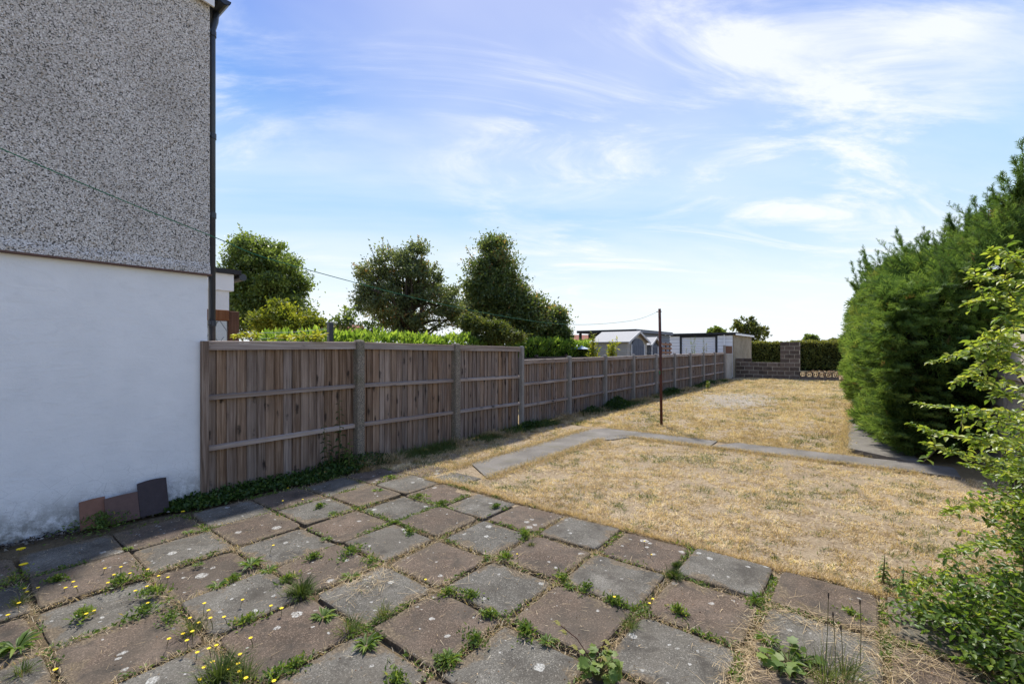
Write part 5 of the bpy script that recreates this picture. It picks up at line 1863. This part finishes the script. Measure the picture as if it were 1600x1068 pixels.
# rough grass along the foot of the fence
rng = np.random.default_rng(91)
sp = Soup()
for i in range(1500):
    y = 3.6 + rng.random() ** 1.6 * 21.5
    x = -5.6 + abs(rng.normal()) * 0.30
    if x > -4.6: continue
    if y < 4.3 and x > -5.2: continue
    gn = fbm(np.array([x * 0.5]), np.array([y]), 0.9, 41)[0]
    green = gn > 0.52 and x < -5.15
    tn = rng.uniform(0.08, 0.25) if green else rng.uniform(0.40, 0.68)
    Lr = (0.17 if x < -5.3 else 0.10) * rng.uniform(0.5, 1.2)
    tufts(sp, x, y, 30, 0.10, Lr, 0.0045 + y * 0.0003, tn, 0.08, rng, (0.3, 1.25), gz(y) - 0.01)
tag(sp.build("fence_foot_grass", m_grass), "long rough grass, half green and half straw, along the fence foot", "grass", kind="stuff")

# grass fringe over patio and path edges
sp = Soup()
n = 14000
x = rng.uniform(-4.3, 1.2, n); y = 3.83 + np.abs(rng.normal(size=n)) * 0.05 - 0.035 * (vnoise(x, x * 0, 4, 3) > 0.45)
P = np.stack([x, y, np.full(n, 0.0)], 1)
blades(sp, P, 0.03 + rng.random(n) * 0.05, 0.0035, rng.uniform(0.3, 1.4, n), np.clip(0.64 + rng.normal(size=n) * 0.13, 0.35, 1), rng)
for (xa, ya, xb_, yb2, m_) in ((-3.70, 4.3, -3.70, 7.4, 3500), (-4.40, 4.3, -4.40, 8.1, 4500), (-3.4, 7.88, 0.6, 7.86, 4500), (-4.1, 8.52, 0.0, 8.5, 3500), (-0.27, 8.5, -0.27, 16, 4200)):
    m_ = int(m_ * 2.2); u = rng.random(m_)
    x = xa + (xb_ - xa) * u + rng.normal(size=m_) * 0.05 * (0.3 + 1.4 * vnoise(u * 40, u * 0, 1.0, 6)); y = ya + (yb2 - ya) * u + rng.normal(size=m_) * 0.05 * (0.3 + 1.4 * vnoise(u * 40, u * 0, 1.0, 8))
    P = np.stack([x, y, gza(y)], 1)
    blades(sp, P, 0.03 + rng.random(m_) * 0.05, 0.0045, rng.uniform(0.3, 1.4, m_), np.clip(0.62 + rng.normal(size=m_) * 0.13 - 0.35 * (rng.random(m_) < 0.08), 0.1, 1), rng)
tag(sp.build("edge_grass", m_grass), "ragged dry grass fringe overlapping the slab and path edges", "grass", kind="stuff")

# joints: straw, crumbs and small weeds along the slab grid
sj = Soup(); sw = Soup()
for pas in range(2):
    m_ = 48000 if pas == 0 else 46000
    hz = rng.random(m_) < 0.5
    gx_ = np.array(GX); gy_ = np.array(GY)
    x = np.where(hz, rng.uniform(-5.2, 0.9, m_), gx_[rng.integers(0, len(gx_), m_)] + rng.normal(size=m_) * 0.017)
    y = np.where(hz, gy_[rng.integers(0, len(gy_), m_)] + rng.normal(size=m_) * 0.017, rng.uniform(-0.3, 3.85, m_))
    dens = fbm(x, y, 1.5, 51 + pas * 7)
    # joints are wider and fuller towards the lawn
    side = np.clip((x + 3.9) / 1.5, 0, 1) * 0.6 + np.clip((y - 0.8) / 2.2, 0, 1) * 0.25
    ok = (x > -5.25) & (x < 1.0) & (y > -0.3) & (rng.random(m_) < np.clip((dens - 0.46) * 4 + side * 0.9, 0.03, 1))
    x, y = x[ok], y[ok]; k = len(x)
    if pas == 0:
        P = np.stack([x, y, np.full(k, -0.012)], 1)
        blades(sj, P, 0.025 + rng.random(k) * 0.05, 0.0032, rng.uniform(0.5, 1.5, k), np.clip(0.62 + rng.normal(size=k) * 0.15 - 0.4 * (rng.random(k) < 0.12), 0.05, 1), rng)
    else:
        g = vnoise(x, y, 4.5, 77) + 0.3 * (vnoise(x, y, 13, 78) - .5)
        ok = rng.random(k) < np.clip((g - 0.47) * 6, 0, 1)
        x, y = x[ok], y[ok]; k = len(x)
        P = np.stack([x, y, rng.random(k) * 0.012], 1)
        D = unit(rdir(k, rng) * [1, 1, 0.5] + [0, 0, 0.35])
        leaves(sw, P, D, 0.014 + rng.random(k) * 0.022, 0.008 + rng.random(k) * 0.006, np.clip(rng.normal(0.4, 0.22, k), 0, 1), 0.2)
tag(sj.build("joint_straw", m_grass), "dry straw and grass growing in the joints between slabs", "grass", kind="stuff")
tag(sw.build("joint_weeds", m_lf_weed), "tiny green weeds creeping along the slab joints", "weeds", kind="stuff")

# loose straw litter on slabs, thick at the lower edge by the shrub
sp = Soup()
n = 5200
x = rng.uniform(-5.2, 0.9, n); y = rng.uniform(-0.2, 3.8, n)
P = np.stack([x, y, np.full(n, 0.012)], 1)
blades(sp, P[:1500], 0.02 + rng.random(1500) * 0.05, 0.0022, np.full(1500, 1.53), np.clip(rng.normal(0.72, 0.15, 1500), 0.4, 1), rng, bend=0.03)
for (cx_, cy_, rx_, ry_, m_) in ((0.10, 2.90, 0.10, 0.35, 500), (0.35, 3.3, 0.25, 0.25, 700), (-0.47, 2.6, 0.05, 0.4, 700), (-0.2, 3.24, 0.35, 0.07, 700), (-2.2, 2.68, 0.22, 0.03, 130), (-2.26, 2.0, 0.03, 0.2, 100), (0.08, 2.66, 0.3, 0.05, 500), (-2.75, 1.85, .12, .12, 300)):
    x = cx_ + rng.normal(size=m_) * rx_; y = cy_ + rng.normal(size=m_) * ry_
    P = np.stack([x, y, 0.006 + rng.random(m_) * 0.012], 1)
    blades(sp, P, 0.03 + rng.random(m_) ** 2 * 0.15, 0.0026, rng.uniform(1.35, 1.56, m_), np.clip(rng.normal(0.60, 0.17, m_), 0.2, 1), rng, bend=0.12)
tag(sp.build("straw_litter", m_grass), "loose pale straw lying over the slabs near the shrub", "straw", kind="stuff")

# fallen leaf bits on the ground behind the wall and on the patio
sp = Soup()
n = 2600
x = np.concatenate([rng.uniform(-3, 3, 1600), rng.uniform(-5.0, 1.0, 1000)]); y = np.concatenate([rng.uniform(28, 39, 1600), rng.uniform(0, 3.8, 1000)])
sz = np.where(y > 20, 0.11, 0.012)
leaves(sp, np.stack([x, y, gza(y) + 0.012], 1), rdir(n, rng) * [1, 1, 0.15], sz, sz * 0.6, rng.random(n), 0.3)
mlit = leafmat("fallen_leaf", [(0, (0.10, 0.05, 0.03)), (0.5, (0.30, 0.17, 0.08)), (1, (0.55, 0.42, 0.25))], 0.1, 0.8)
tag(sp.build("leaf_litter", mlit), "brown fallen leaves scattered on the dry ground", "leaf litter", kind="stuff")

# ivy mat along the foot of the tall fence
sp = Soup()
n = 6200
y = rng.uniform(1.35, 4.2, n); wd = np.interp(y, [1.35, 1.7, 2.6, 3.6, 4.2], [0.1, 0.30, 0.30, 0.40, 0.30])
x = -5.64 + np.abs(rng.random(n)) * wd * (0.8 + 0.5 * vnoise(y, y * 0, 4, 5))
hmax = np.interp(y, [1.35, 1.8, 3.0, 3.6, 4.2], [0.04, 0.11, 0.10, 0.22, 0.10]) * (1 - (x + 5.68) / (wd * 1.35))
z = rng.random(n) * np.clip(hmax, 0.01, 1) + 0.005
D = unit(rdir(n, rng) + [0.5, -0.2, 0.3])
leaves(sp, np.stack([x, y, z], 1), D, 0.028 + rng.random(n) * 0.022, 0.03, np.clip(rng.normal(0.6, 0.24, n), 0, 1), 0.2, mid=0.4)
tag(sp.build("ground_ivy", m_lf_ivy), "low mat of ivy at the foot of the tall fence", "ivy", kind="stuff")
# dark green weeds heap by the low fence
sp = Soup()
for (cy_, cx_, ry_, rx_, hh_, m_) in ((11.6, -5.35, 0.55, 0.22, 0.30, 3200), (10.3, -5.45, 0.4, 0.14, 0.16, 900), (7.6, -5.45, 0.5, 0.12, 0.12, 900), (16.2, -5.45, 1.0, 0.15, 0.22, 1600), (21, -5.45, 1.6, 0.15, 0.2, 1500)):
    x = cx_ + rng.normal(size=m_) * rx_ * 0.6; y = cy_ + rng.normal(size=m_) * ry_ * 0.6
    e = np.exp(-((x - cx_) / rx_) ** 2 - ((y - cy_) / ry_) ** 2)
    x = np.clip(x, -5.63, -4.6)
    z = gza(y) + rng.random(m_) * hh_ * e
    leaves(sp, np.stack([x, y, z], 1), unit(rdir(m_, rng) + [0.4, -0.2, 0.4]), 0.045 + rng.random(m_) * 0.04, 0.035, np.clip(rng.normal(0.4, 0.2, m_), 0, 1), 0.2)
tag(sp.build("fence_weeds", m_lf_ivy), "dark leafy weeds heaped against the lower fence", "weeds", kind="stuff")


# ================================================================== INDIVIDUAL WEEDS
def weed_rosette(pos, r, rng, name, label, tone=0.45, n=26, group="weed clumps between the slabs", lw=0.22, up=(0.15, 0.7)):
    o = Soup()
    a = rng.random(n) * 2 * PI; el = rng.uniform(*up, n)
    D = np.stack([np.cos(a) * np.cos(el), np.sin(a) * np.cos(el), np.sin(el)], 1)
    P = D * [1, 1, 0] * 0.01
    L = r * (0.6 + rng.random(n) * 0.6)
    oval_leaves(o, P, D, L, L * lw, np.clip(tone + rng.normal(size=n) * 0.16, 0, 1), np.tile([[0.05, 0, 1.0]], (n, 1)) + rng.normal(size=(n, 3)) * 0.2, 0.3)
    ob_ = o.build(name, m_lf_weed); ob_.location = pos
    return tag(ob_, label, "weed", group)


def weed_grass(pos, r, rng, name, label, tone=0.16, n=120, group="weed clumps between the slabs", W=0.004):
    o = Soup()
    tufts(o, 0, 0, n, r * 0.45, r, W, tone, 0.07, rng, (0.1, 1.2), -0.005)
    ob_ = o.build(name, m_grass); ob_.location = pos
    return tag(ob_, label, "weed", group)


def weed_mat(pos, r, rng, name, label, tone=0.45, n=170, group="weed clumps between the slabs", elong=1.0, ang=0.0, hh_=0.05):
    o = Soup()
    a = rng.random(n) * 2 * PI; q = np.abs(rng.normal(size=n)) * r * 0.5
    x, y = np.cos(a) * q * elong, np.sin(a) * q
    x, y = x * math.cos(ang) - y * math.sin(ang), x * math.sin(ang) + y * math.cos(ang)
    P = np.stack([x, y, rng.random(n) * hh_ * np.exp(-(q / r) ** 2)], 1)
    leaves(o, P, unit(rdir(n, rng) * [1, 1, 0.6] + [0, 0, 0.5]), (0.014 + rng.random(n) * 0.026) * rng.uniform(0.7, 1.3), 0.011, np.clip(tone + rng.uniform(-0.15, 0.18) + rng.normal(size=n) * 0.2, 0, 1), 0.2)
    ob_ = o.build(name, m_lf_weed); ob_.location = pos
    return tag(ob_, label, "weed", group)


wr = np.random.default_rng(101)
ORD = ["first", "second", "third", "fourth", "fifth", "sixth", "seventh", "eighth", "ninth", "tenth", "eleventh", "twelfth"]


def where(X, Y):
    """which slab: row counted from the lawn, place counted from the white wall"""
    ro = max(0, min(8, int((3.82 - Y) // 0.57))); co = max(0, min(10, int((X + 5.22) // 0.59)))
    return "on the %s slab row from the lawn, %s slab from the wall" % (ORD[ro], ORD[co])


def gp_(px, py): return G(px, py, 0.002)


WD = [  # px, py, kind, size, label
    (470, 928, "g2", 0.135, "largest lush green grass clump in the middle of the slabs"),
    (392, 880, "r", 0.10, "pale green rosette weed above the lush grass clump"),
    (420, 890, "r", 0.07, "small bright rosette just right of the pale rosette"),
    (340, 914, "r", 0.07, "flat leafy weed alone on a grey slab"),
    (548, 862, "m", 0.12, "dense green weed at a slab corner above the red slab"),
    (580, 876, "m", 0.09, None), (548, 900, "r", 0.075, "small pointed leaf weed beside a lichen spot"),
    (505, 962, "r", 0.085, "dark rosette weed left of the straw patch"),
    (548, 985, "g", 0.13, "tall light green grass tuft beside pale straw"),
    (600, 960, "g", 0.10, None), (572, 1006, "r", 0.09, "broad leafed weed below the light grass tuft"),
    (185, 908, "m", 0.10, "green weed with yellow flowers on the dark slabs"),
    (510, 840, "r", 0.05, None), (1053, 900, "g2", 0.085, "neat dark green grass tuft beside the raised grey slab"), (1058, 882, "g2", 0.05, None),
    (700, 1030, "r", 0.08, "toothed weed at the bottom edge of the red slab"), (742, 1000, "m", 0.08, None), (695, 1035, "m", 0.07, None),
    (985, 975, "g", 0.085, "grey green tufted weed between red and grey slabs"), (880, 905, "m", 0.08, None), (915, 918, "m", 0.07, None), (960, 940, "m", 0.06, None),
    (1110, 900, "r", 0.04, None), (890, 915, "r", 0.05, None), (640, 830, "m", 0.06, None), (520, 800, "r", 0.05, None), (690, 785, "m", 0.06, None), (820, 835, "m", 0.06, None),
    (830, 850, "g", 0.05, None), (790, 870, "m", 0.08, None), (735, 930, "m", 0.07, None), (700, 925, "m", 0.06, None), (855, 1000, "r", 0.06, None), (820, 985, "m", 0.07, None), (765, 960, "m", 0.06, None),
    (20, 905, "m", 0.13, "leafy weed at the left foot of the white wall"), (25, 1010, "r", 0.12, "spreading rosette weed near the wall with a flower"), (30, 940, "g", 0.08, None), (35, 1050, "g", 0.08, None),
    (240, 925, "m", 0.10, None), (225, 955, "m", 0.10, None), (265, 965, "m", 0.09, None), (300, 985, "g", 0.12, "thin stalky weed beside the flower cluster"), (295, 830, "r", 0.05, None), (200, 855, "r", 0.04, None),
    (345, 1058, "g2", 0.15, "thick weed clump crowded with yellow flowers"), (380, 1060, "g", 0.12, None), (430, 1055, "m", 0.10, "weed clump right of the yellow flower cluster"), (460, 1040, "m", 0.08, None), (385, 970, "m", 0.08, None),
    (1230, 1035, "r", 0.12, "broad green leafed weed in the straw near the shrub"), (1255, 1030, "r", 0.09, None), (1200, 1000, "r", 0.07, None), (1290, 1062, "g", 0.20, "grey green grass clump at the bottom near the shrub"), (1320, 1055, "g", 0.14, None), (1440, 1000, "r", 0.06, None), (1180, 940, "m", 0.08, None), (1330, 960, "m", 0.08, None),
    (620, 1066, "m", 0.08, None), (745, 1000, "g", 0.06, None), (1210, 870, "g", 0.04, None), (655, 775, "m", 0.07, None), (590, 765, "r", 0.07, None), (610, 745, "m", 0.10, None), (500, 790, "m", 0.06, None),
    (775, 790, "m", 0.04, None), (1010, 830, "g2", 0.035, None), (1060, 955, "m", 0.05, None), (310, 880, "r", 0.04, None), (130, 960, "m", 0.06, None), (90, 905, "m", 0.05, None), (365, 905, "m", 0.05, None), (450, 905, "m", 0.06, None), (490, 870, "m", 0.05, None)]
for (px, py, kd, sz, lab) in WD:
    p = gp_(px, min(py, 1066) + 2)
    gen = {"g": "grass tuft ", "g2": "lush green tuft ", "r": "rosette weed ", "m": "low weed patch "}[kd] + where(p.x, p.y)
    lab = lab or gen
    if kd == "g": weed_grass(p, sz, wr, "grass_tuft", lab, 0.22, 90)
    elif kd == "g2": weed_grass(p, sz, wr, "grass_tuft", lab, 0.10, 260, W=0.006)
    elif kd == "r": weed_rosette(p, sz * 0.85, wr, "rosette_weed", lab, 0.52, n=40, lw=0.19)
    else: weed_mat(p, sz * 0.8, wr, "weed_patch", lab, 0.50, elong=1.9, hh_=0.035, ang=wr.random() * 3)

# weed bank beside the tiles
o = weed_mat(Vector((-5.42, 0.98, 0.0)), 0.30, wr, "weed_patch", "straggling green weed growing in front of the orange tile", 0.40, 650, None, 1.0, 1.2, 0.14)


# small lawn weeds (green flecks in the dry grass)
flr = np.random.default_rng(111)
sp = Soup()
for i in range(620):
    y = 3.95 + flr.random() ** 1.6 * 16; x = flr.uniform(-4.9, -0.2 if y > 7.8 else 1.1)
    if not off_paths(np.array([x]), np.array([y]))[0]: continue
    g = vnoise(np.array([x]), np.array([y]), 0.8, 71)[0]
    if flr.random() > g * 1.1: continue
    tufts(sp, x, y, 22, 0.05 + 0.07 * flr.random(), 0.03 + 0.04 * flr.random(), 0.005, 0.13 + 0.12 * flr.random(), 0.06, flr, (0.4, 1.4), gz(y) - 0.005)
tag(sp.build("lawn_weeds", m_grass), "small dull green weed patches dotted over the dry lawn", "weeds", kind="stuff")


# leafy vine-like plant at the bottom edge
def lobed(sp, P, D, nrm, L, tone):
    """a five pointed leaf, slightly cupped"""
    n = len(P)
    D = unit(D); sd = unit(np.cross(D, nrm)); nm = np.cross(sd, D)
    prof = [(0, 0), (0.05, 0.38), (0.30, 0.62), (0.42, 0.42), (0.68, 0.60), (0.72, 0.28), (1.0, 0.0)]
    ring = [(a, b_) for a, b_ in prof] + [(a, -b_) for a, b_ in prof[-2:0:-1]]
    V = [P + D * L * 0.45]
    for a, b_ in ring: V.append(P + D * L * a + sd * L * b_ * 0.9 + nm * L * (0.10 * abs(b_) - 0.12 * a * a))
    V = np.stack(V, 1)
    k = len(ring)
    sp.shared(V, [(0, 1 + i, 1 + (i + 1) % k) for i in range(k)], tone)


def leafy_plant(pos, rng, label, n, R_, hgt, ls, name="leafy_seedling", red=False):
    r = empty(name, pos, 0, label, "plant")
    b_ = MB(); sp = Soup()
    for i in range(n):
        a = rng.random() * 2 * PI; q = R_ * math.sqrt(rng.random()); h_ = hgt * rng.uniform(0.35, 1)
        tip = np.array([math.cos(a) * q, math.sin(a) * q, h_])
        b_.tube([(0, 0, 0), tuple(tip * [0.4, 0.4, 0.6]), tuple(tip)], 0.002, 4)
        D = np.array([[math.cos(a), math.sin(a), rng.uniform(-0.5, 0.3)]]) + rng.normal(size=(1, 3)) * 0.3
        lobed(sp, tip[None], D, np.array([[rng.normal() * 0.3, -0.4 + rng.normal() * 0.3, 1.0]]), ls * rng.uniform(0.6, 1.2), np.array([rng.uniform(0.3, 0.85)]))
    b_.build("stems", m_stem, r); sp.build("leaves", m_lf_weed, r)
    return r


pv = G(935, 1064, 0)
vp = leafy_plant(pv, wr, "bushy vine seedling with lobed leaves and two thin red stems at the slab edge", 75, 0.085, 0.115, 0.042)
b = MB(); s1 = Soup()
for (qx, qy) in ((868, 970), (945, 1000)):
    q = at(qx, qy, 2.15) - pv
    b.tube([(0, 0, 0.05), (q.x * 0.5, q.y * 0.5, q.z * 0.6 + 0.03), tuple(q)], 0.0022, 5)
    for u in (0.6, 0.85, 1.0):
        for sg in (-1, 1):
            lobed(s1, np.array([[q.x * u, q.y * u, q.z * u]]), np.array([[sg * 0.8, 0.3, -0.4]]), np.array([[0, 0, 1.0]]), 0.03, np.array([0.95]))
b.build("red_stem", m_rust, vp); s1.build("young_leaf", m_lf_weed, vp)
leafy_plant(G(1232, 1036, 0), wr, "broad leaved creeping plant in the straw near the shrub", 26, 0.12, 0.06, 0.05)


# tall nettle-like weed by the first concrete post
def stalk_weed(pos, hgt, rng, label, nl=16, ls=0.09, name="tall_weed", lean=(0.05, 0.0), mat=None, br=2):
    r = empty(name, pos, 0, label, "plant")
    b_ = MB(); sp = Soup()
    for k in range(br):
        off = np.array([rng.normal() * 0.06 * hgt * k, rng.normal() * 0.06 * hgt * k, 0])
        tip = np.array([lean[0], lean[1], 1]) * hgt * (1 - 0.35 * k) + rng.normal(size=3) * 0.02 * hgt + off * 2
        mid_ = tip * 0.5 + off * 0.5 + rng.normal(size=3) * 0.015 * hgt
        b_.tube([tuple(off), tuple(mid_), tuple(tip)], [0.006, 0.0045, 0.002], 6)
        for i in range(nl):
            u = 0.2 + 0.8 * i / nl; p = off * (1 - u) ** 2 + 2 * u * (1 - u) * mid_ + tip * u * u
            a = i * 2.4 + rng.random()
            D = np.array([[math.cos(a), math.sin(a), 0.25 - 0.4 * rng.random()]])
            oval_leaves(sp, p[None], D, ls * (1.15 - u * 0.8), ls * 0.38 * (1.1 - u * 0.6), np.array([rng.uniform(0.2, 0.7)]), np.array([[0.1, 0.1, 1.0]]), 0.3)
    b_.build("stem", m_stem, r); sp.build("leaves", mat or m_lf_weed, r)
    return r


_, yn = on_x(530, -5.52)
stalk_weed((-5.52, yn, 0), 0.98, wr, "tall green weed growing up the fence beside the first concrete post", 22, 0.13, lean=(0.02, -0.03), br=3, mat=m_lf_ivy)
_, yn2 = on_x(545, -5.4)
stalk_weed((-5.4, yn2, 0), 0.45, wr, "pale stemmed shorter weed at the foot of the first concrete post", 12, 0.11, br=3)
pe = G(1380, 912, 0)
stalk_weed((pe.x, pe.y, 0), 0.20, wr, "upright bright green weed at the corner of the lawn and slabs", 20, 0.055, br=4)
pe = G(1408, 930, 0)
stalk_weed((pe.x, pe.y, 0), 0.16, wr, "slightly shorter upright weed close beside the bright one", 16, 0.05, br=3)

# plantain seed stalks rising from the straw
for i, (px, pyb, pyt, lab) in enumerate(((1288, 1050, 925, "tallest thin plantain stalk in the straw near the shrub"), (1305, 1056, 955, "middle brown headed plantain stalk"), (1344, 1040, 935, "plantain stalk nearest the leafy shrub"), (1316, 1058, 975, "shortest thin plantain stalk"))):
    p = G(px, pyb, 0); t_ = (H) * FPX / (pyb - HOR)
    q = at(px + wr.normal() * 3, pyt, t_)
    r = empty("plantain_stalk", p, 0, lab, "plant", "plantain stalks in the straw")
    d = q - p
    MB().tube([(0, 0, 0), (d.x * 0.5 + 0.004, d.y * 0.5, d.z * 0.5), tuple(d)], 0.0017, 5).build("stem", m_stem, r)
    MB().tube([tuple(d - Vector((0, 0, 0.028))), tuple(d - Vector((0, 0, 0.012))), tuple(d)], [0.003, 0.0042, 0.002], 7).build("seed_head", m_bark, r)

# thin flowering stems standing over the slabs in the middle
fine = [(952, 930), (962, 925), (975, 945), (918, 940), (1000, 920), (985, 905)]

# ---- yellow flowers
Z1 = [(525, 280), (605, 273), (367, 347), (190, 377), (135, 397), (328, 377), (677, 392), (735, 370), (793, 318), (840, 325), (740, 285), (470, 492), (740, 453), (40, 513), (95, 453), (1022, 455), (1043, 490), (1213, 437), (950, 528),
      (993, 552), (1120, 523), (1355, 467), (1253, 628), (1082, 665), (1045, 680), (935, 640), (962, 595), (915, 607), (987, 700), (1200, 710), (1063, 748), (1020, 775), (1124, 760), (1190, 757), (1140, 783), (1197, 795), (1230, 828),
      (1000, 835), (278, 785), (1367, 165), (1370, 843), (570, 312), (540, 352), (650, 305), (125, 380), (432, 507), (1052, 528), (845, 632), (378, 372)]
FL = [(a * .3125, 800 + b_ * .3125, 0.0085) for a, b_ in Z1] + [(1058, 832, .006), (1018, 866, .006), (1007, 845, .006), (960, 932, .008), (1020, 935, .007), (1015, 942, .007), (665, 905, .008), (808, 865, .006), (450, 762, .008), (473, 780, .008), (442, 782, .008), (440, 950, .010)]


def flower(px, py, rad, label, group, hgt, petals=14):
    t = None
    # head seen at (px,py) at height hgt above the slabs
    t = (H - hgt) * FPX / (py - HOR)
    d = ray(px)
    X, Y = t * d[0], t * d[1]
    r = empty("yellow_flower", (X + wr.normal() * 0.01, Y + wr.normal() * 0.01, 0), 0, label, "flower", group)
    dx = Vector((X, Y, hgt)) - Vector(r.location)
    MB().tube([(0, 0, 0), (dx.x * 0.3, dx.y * 0.3, hgt * 0.55), (dx.x, dx.y, hgt)], 0.0018, 4).build("stem", m_stem, r)
    b_ = MB()
    V = [(dx.x, dx.y, hgt + rad * 0.25)]
    for i in range(petals * 2):
        a = PI * i / petals; rr_ = rad * (1.35 if i % 2 == 0 else 0.95)
        V.append((dx.x + math.cos(a) * rr_, dx.y + math.sin(a) * rr_, hgt + rad * 0.35 + (0.1 * rad if i % 2 else 0)))
    V.append((dx.x, dx.y, hgt - rad * 0.3))
    m2 = petals * 2
    F = [(0, 1 + i, 1 + (i + 1) % m2) for i in range(m2)] + [(m2 + 1, 1 + (i + 1) % m2, 1 + i) for i in range(m2)]
    b_.add(V, F)
    b_.build("head", m_yellow, r)
    return r


for (px, py, rd) in FL:
    _p = G(px, min(py, 1064), 0.05)
    flower(px, min(py, 1064), rd, "small yellow flower " + where(_p.x, _p.y), "yellow flowers among the slabs", wr.uniform(0.02, 0.08), 7)
flower(33, 858, 0.022, "large yellow dandelion head closest to the white wall", None, 0.05)
flower(37, 882, 0.020, "second large dandelion head just below the one by the wall", None, 0.05)
flower(286, 799, 0.014, "lone dandelion head beside the tallest leaning tile", None, 0.03)

# ---- crumpled black bag on the side path
bm = bmesh.new()
bmesh.ops.create_icosphere(bm, subdivisions=4, radius=1)
for v in bm.verts:
    c = v.co
    k = 1 + 0.28 * math.sin(c.x * 5 + c.y * 3) * math.cos(c.z * 6 + c.y * 4) + 0.12 * math.sin(c.x * 13 + c.z * 9)
    v.co = Vector((c.x * 0.19 * k, c.y * 0.30 * k, max(0, c.z) * 0.10 * k + 0.01 * (c.z < 0)))
me = bpy.data.meshes.new("plastic_bag"); bm.to_mesh(me); bm.free()
pbg = G(1346, 662, gz(10))
o = link("plastic_bag", me, m_bag); o.location = (pbg.x + 0.05, pbg.y, gz(pbg.y) + 0.018); o.rotation_euler = (0, 0, -0.5)
tag(o, "crumpled black plastic bag lying on the side path by the hedge", "bag")
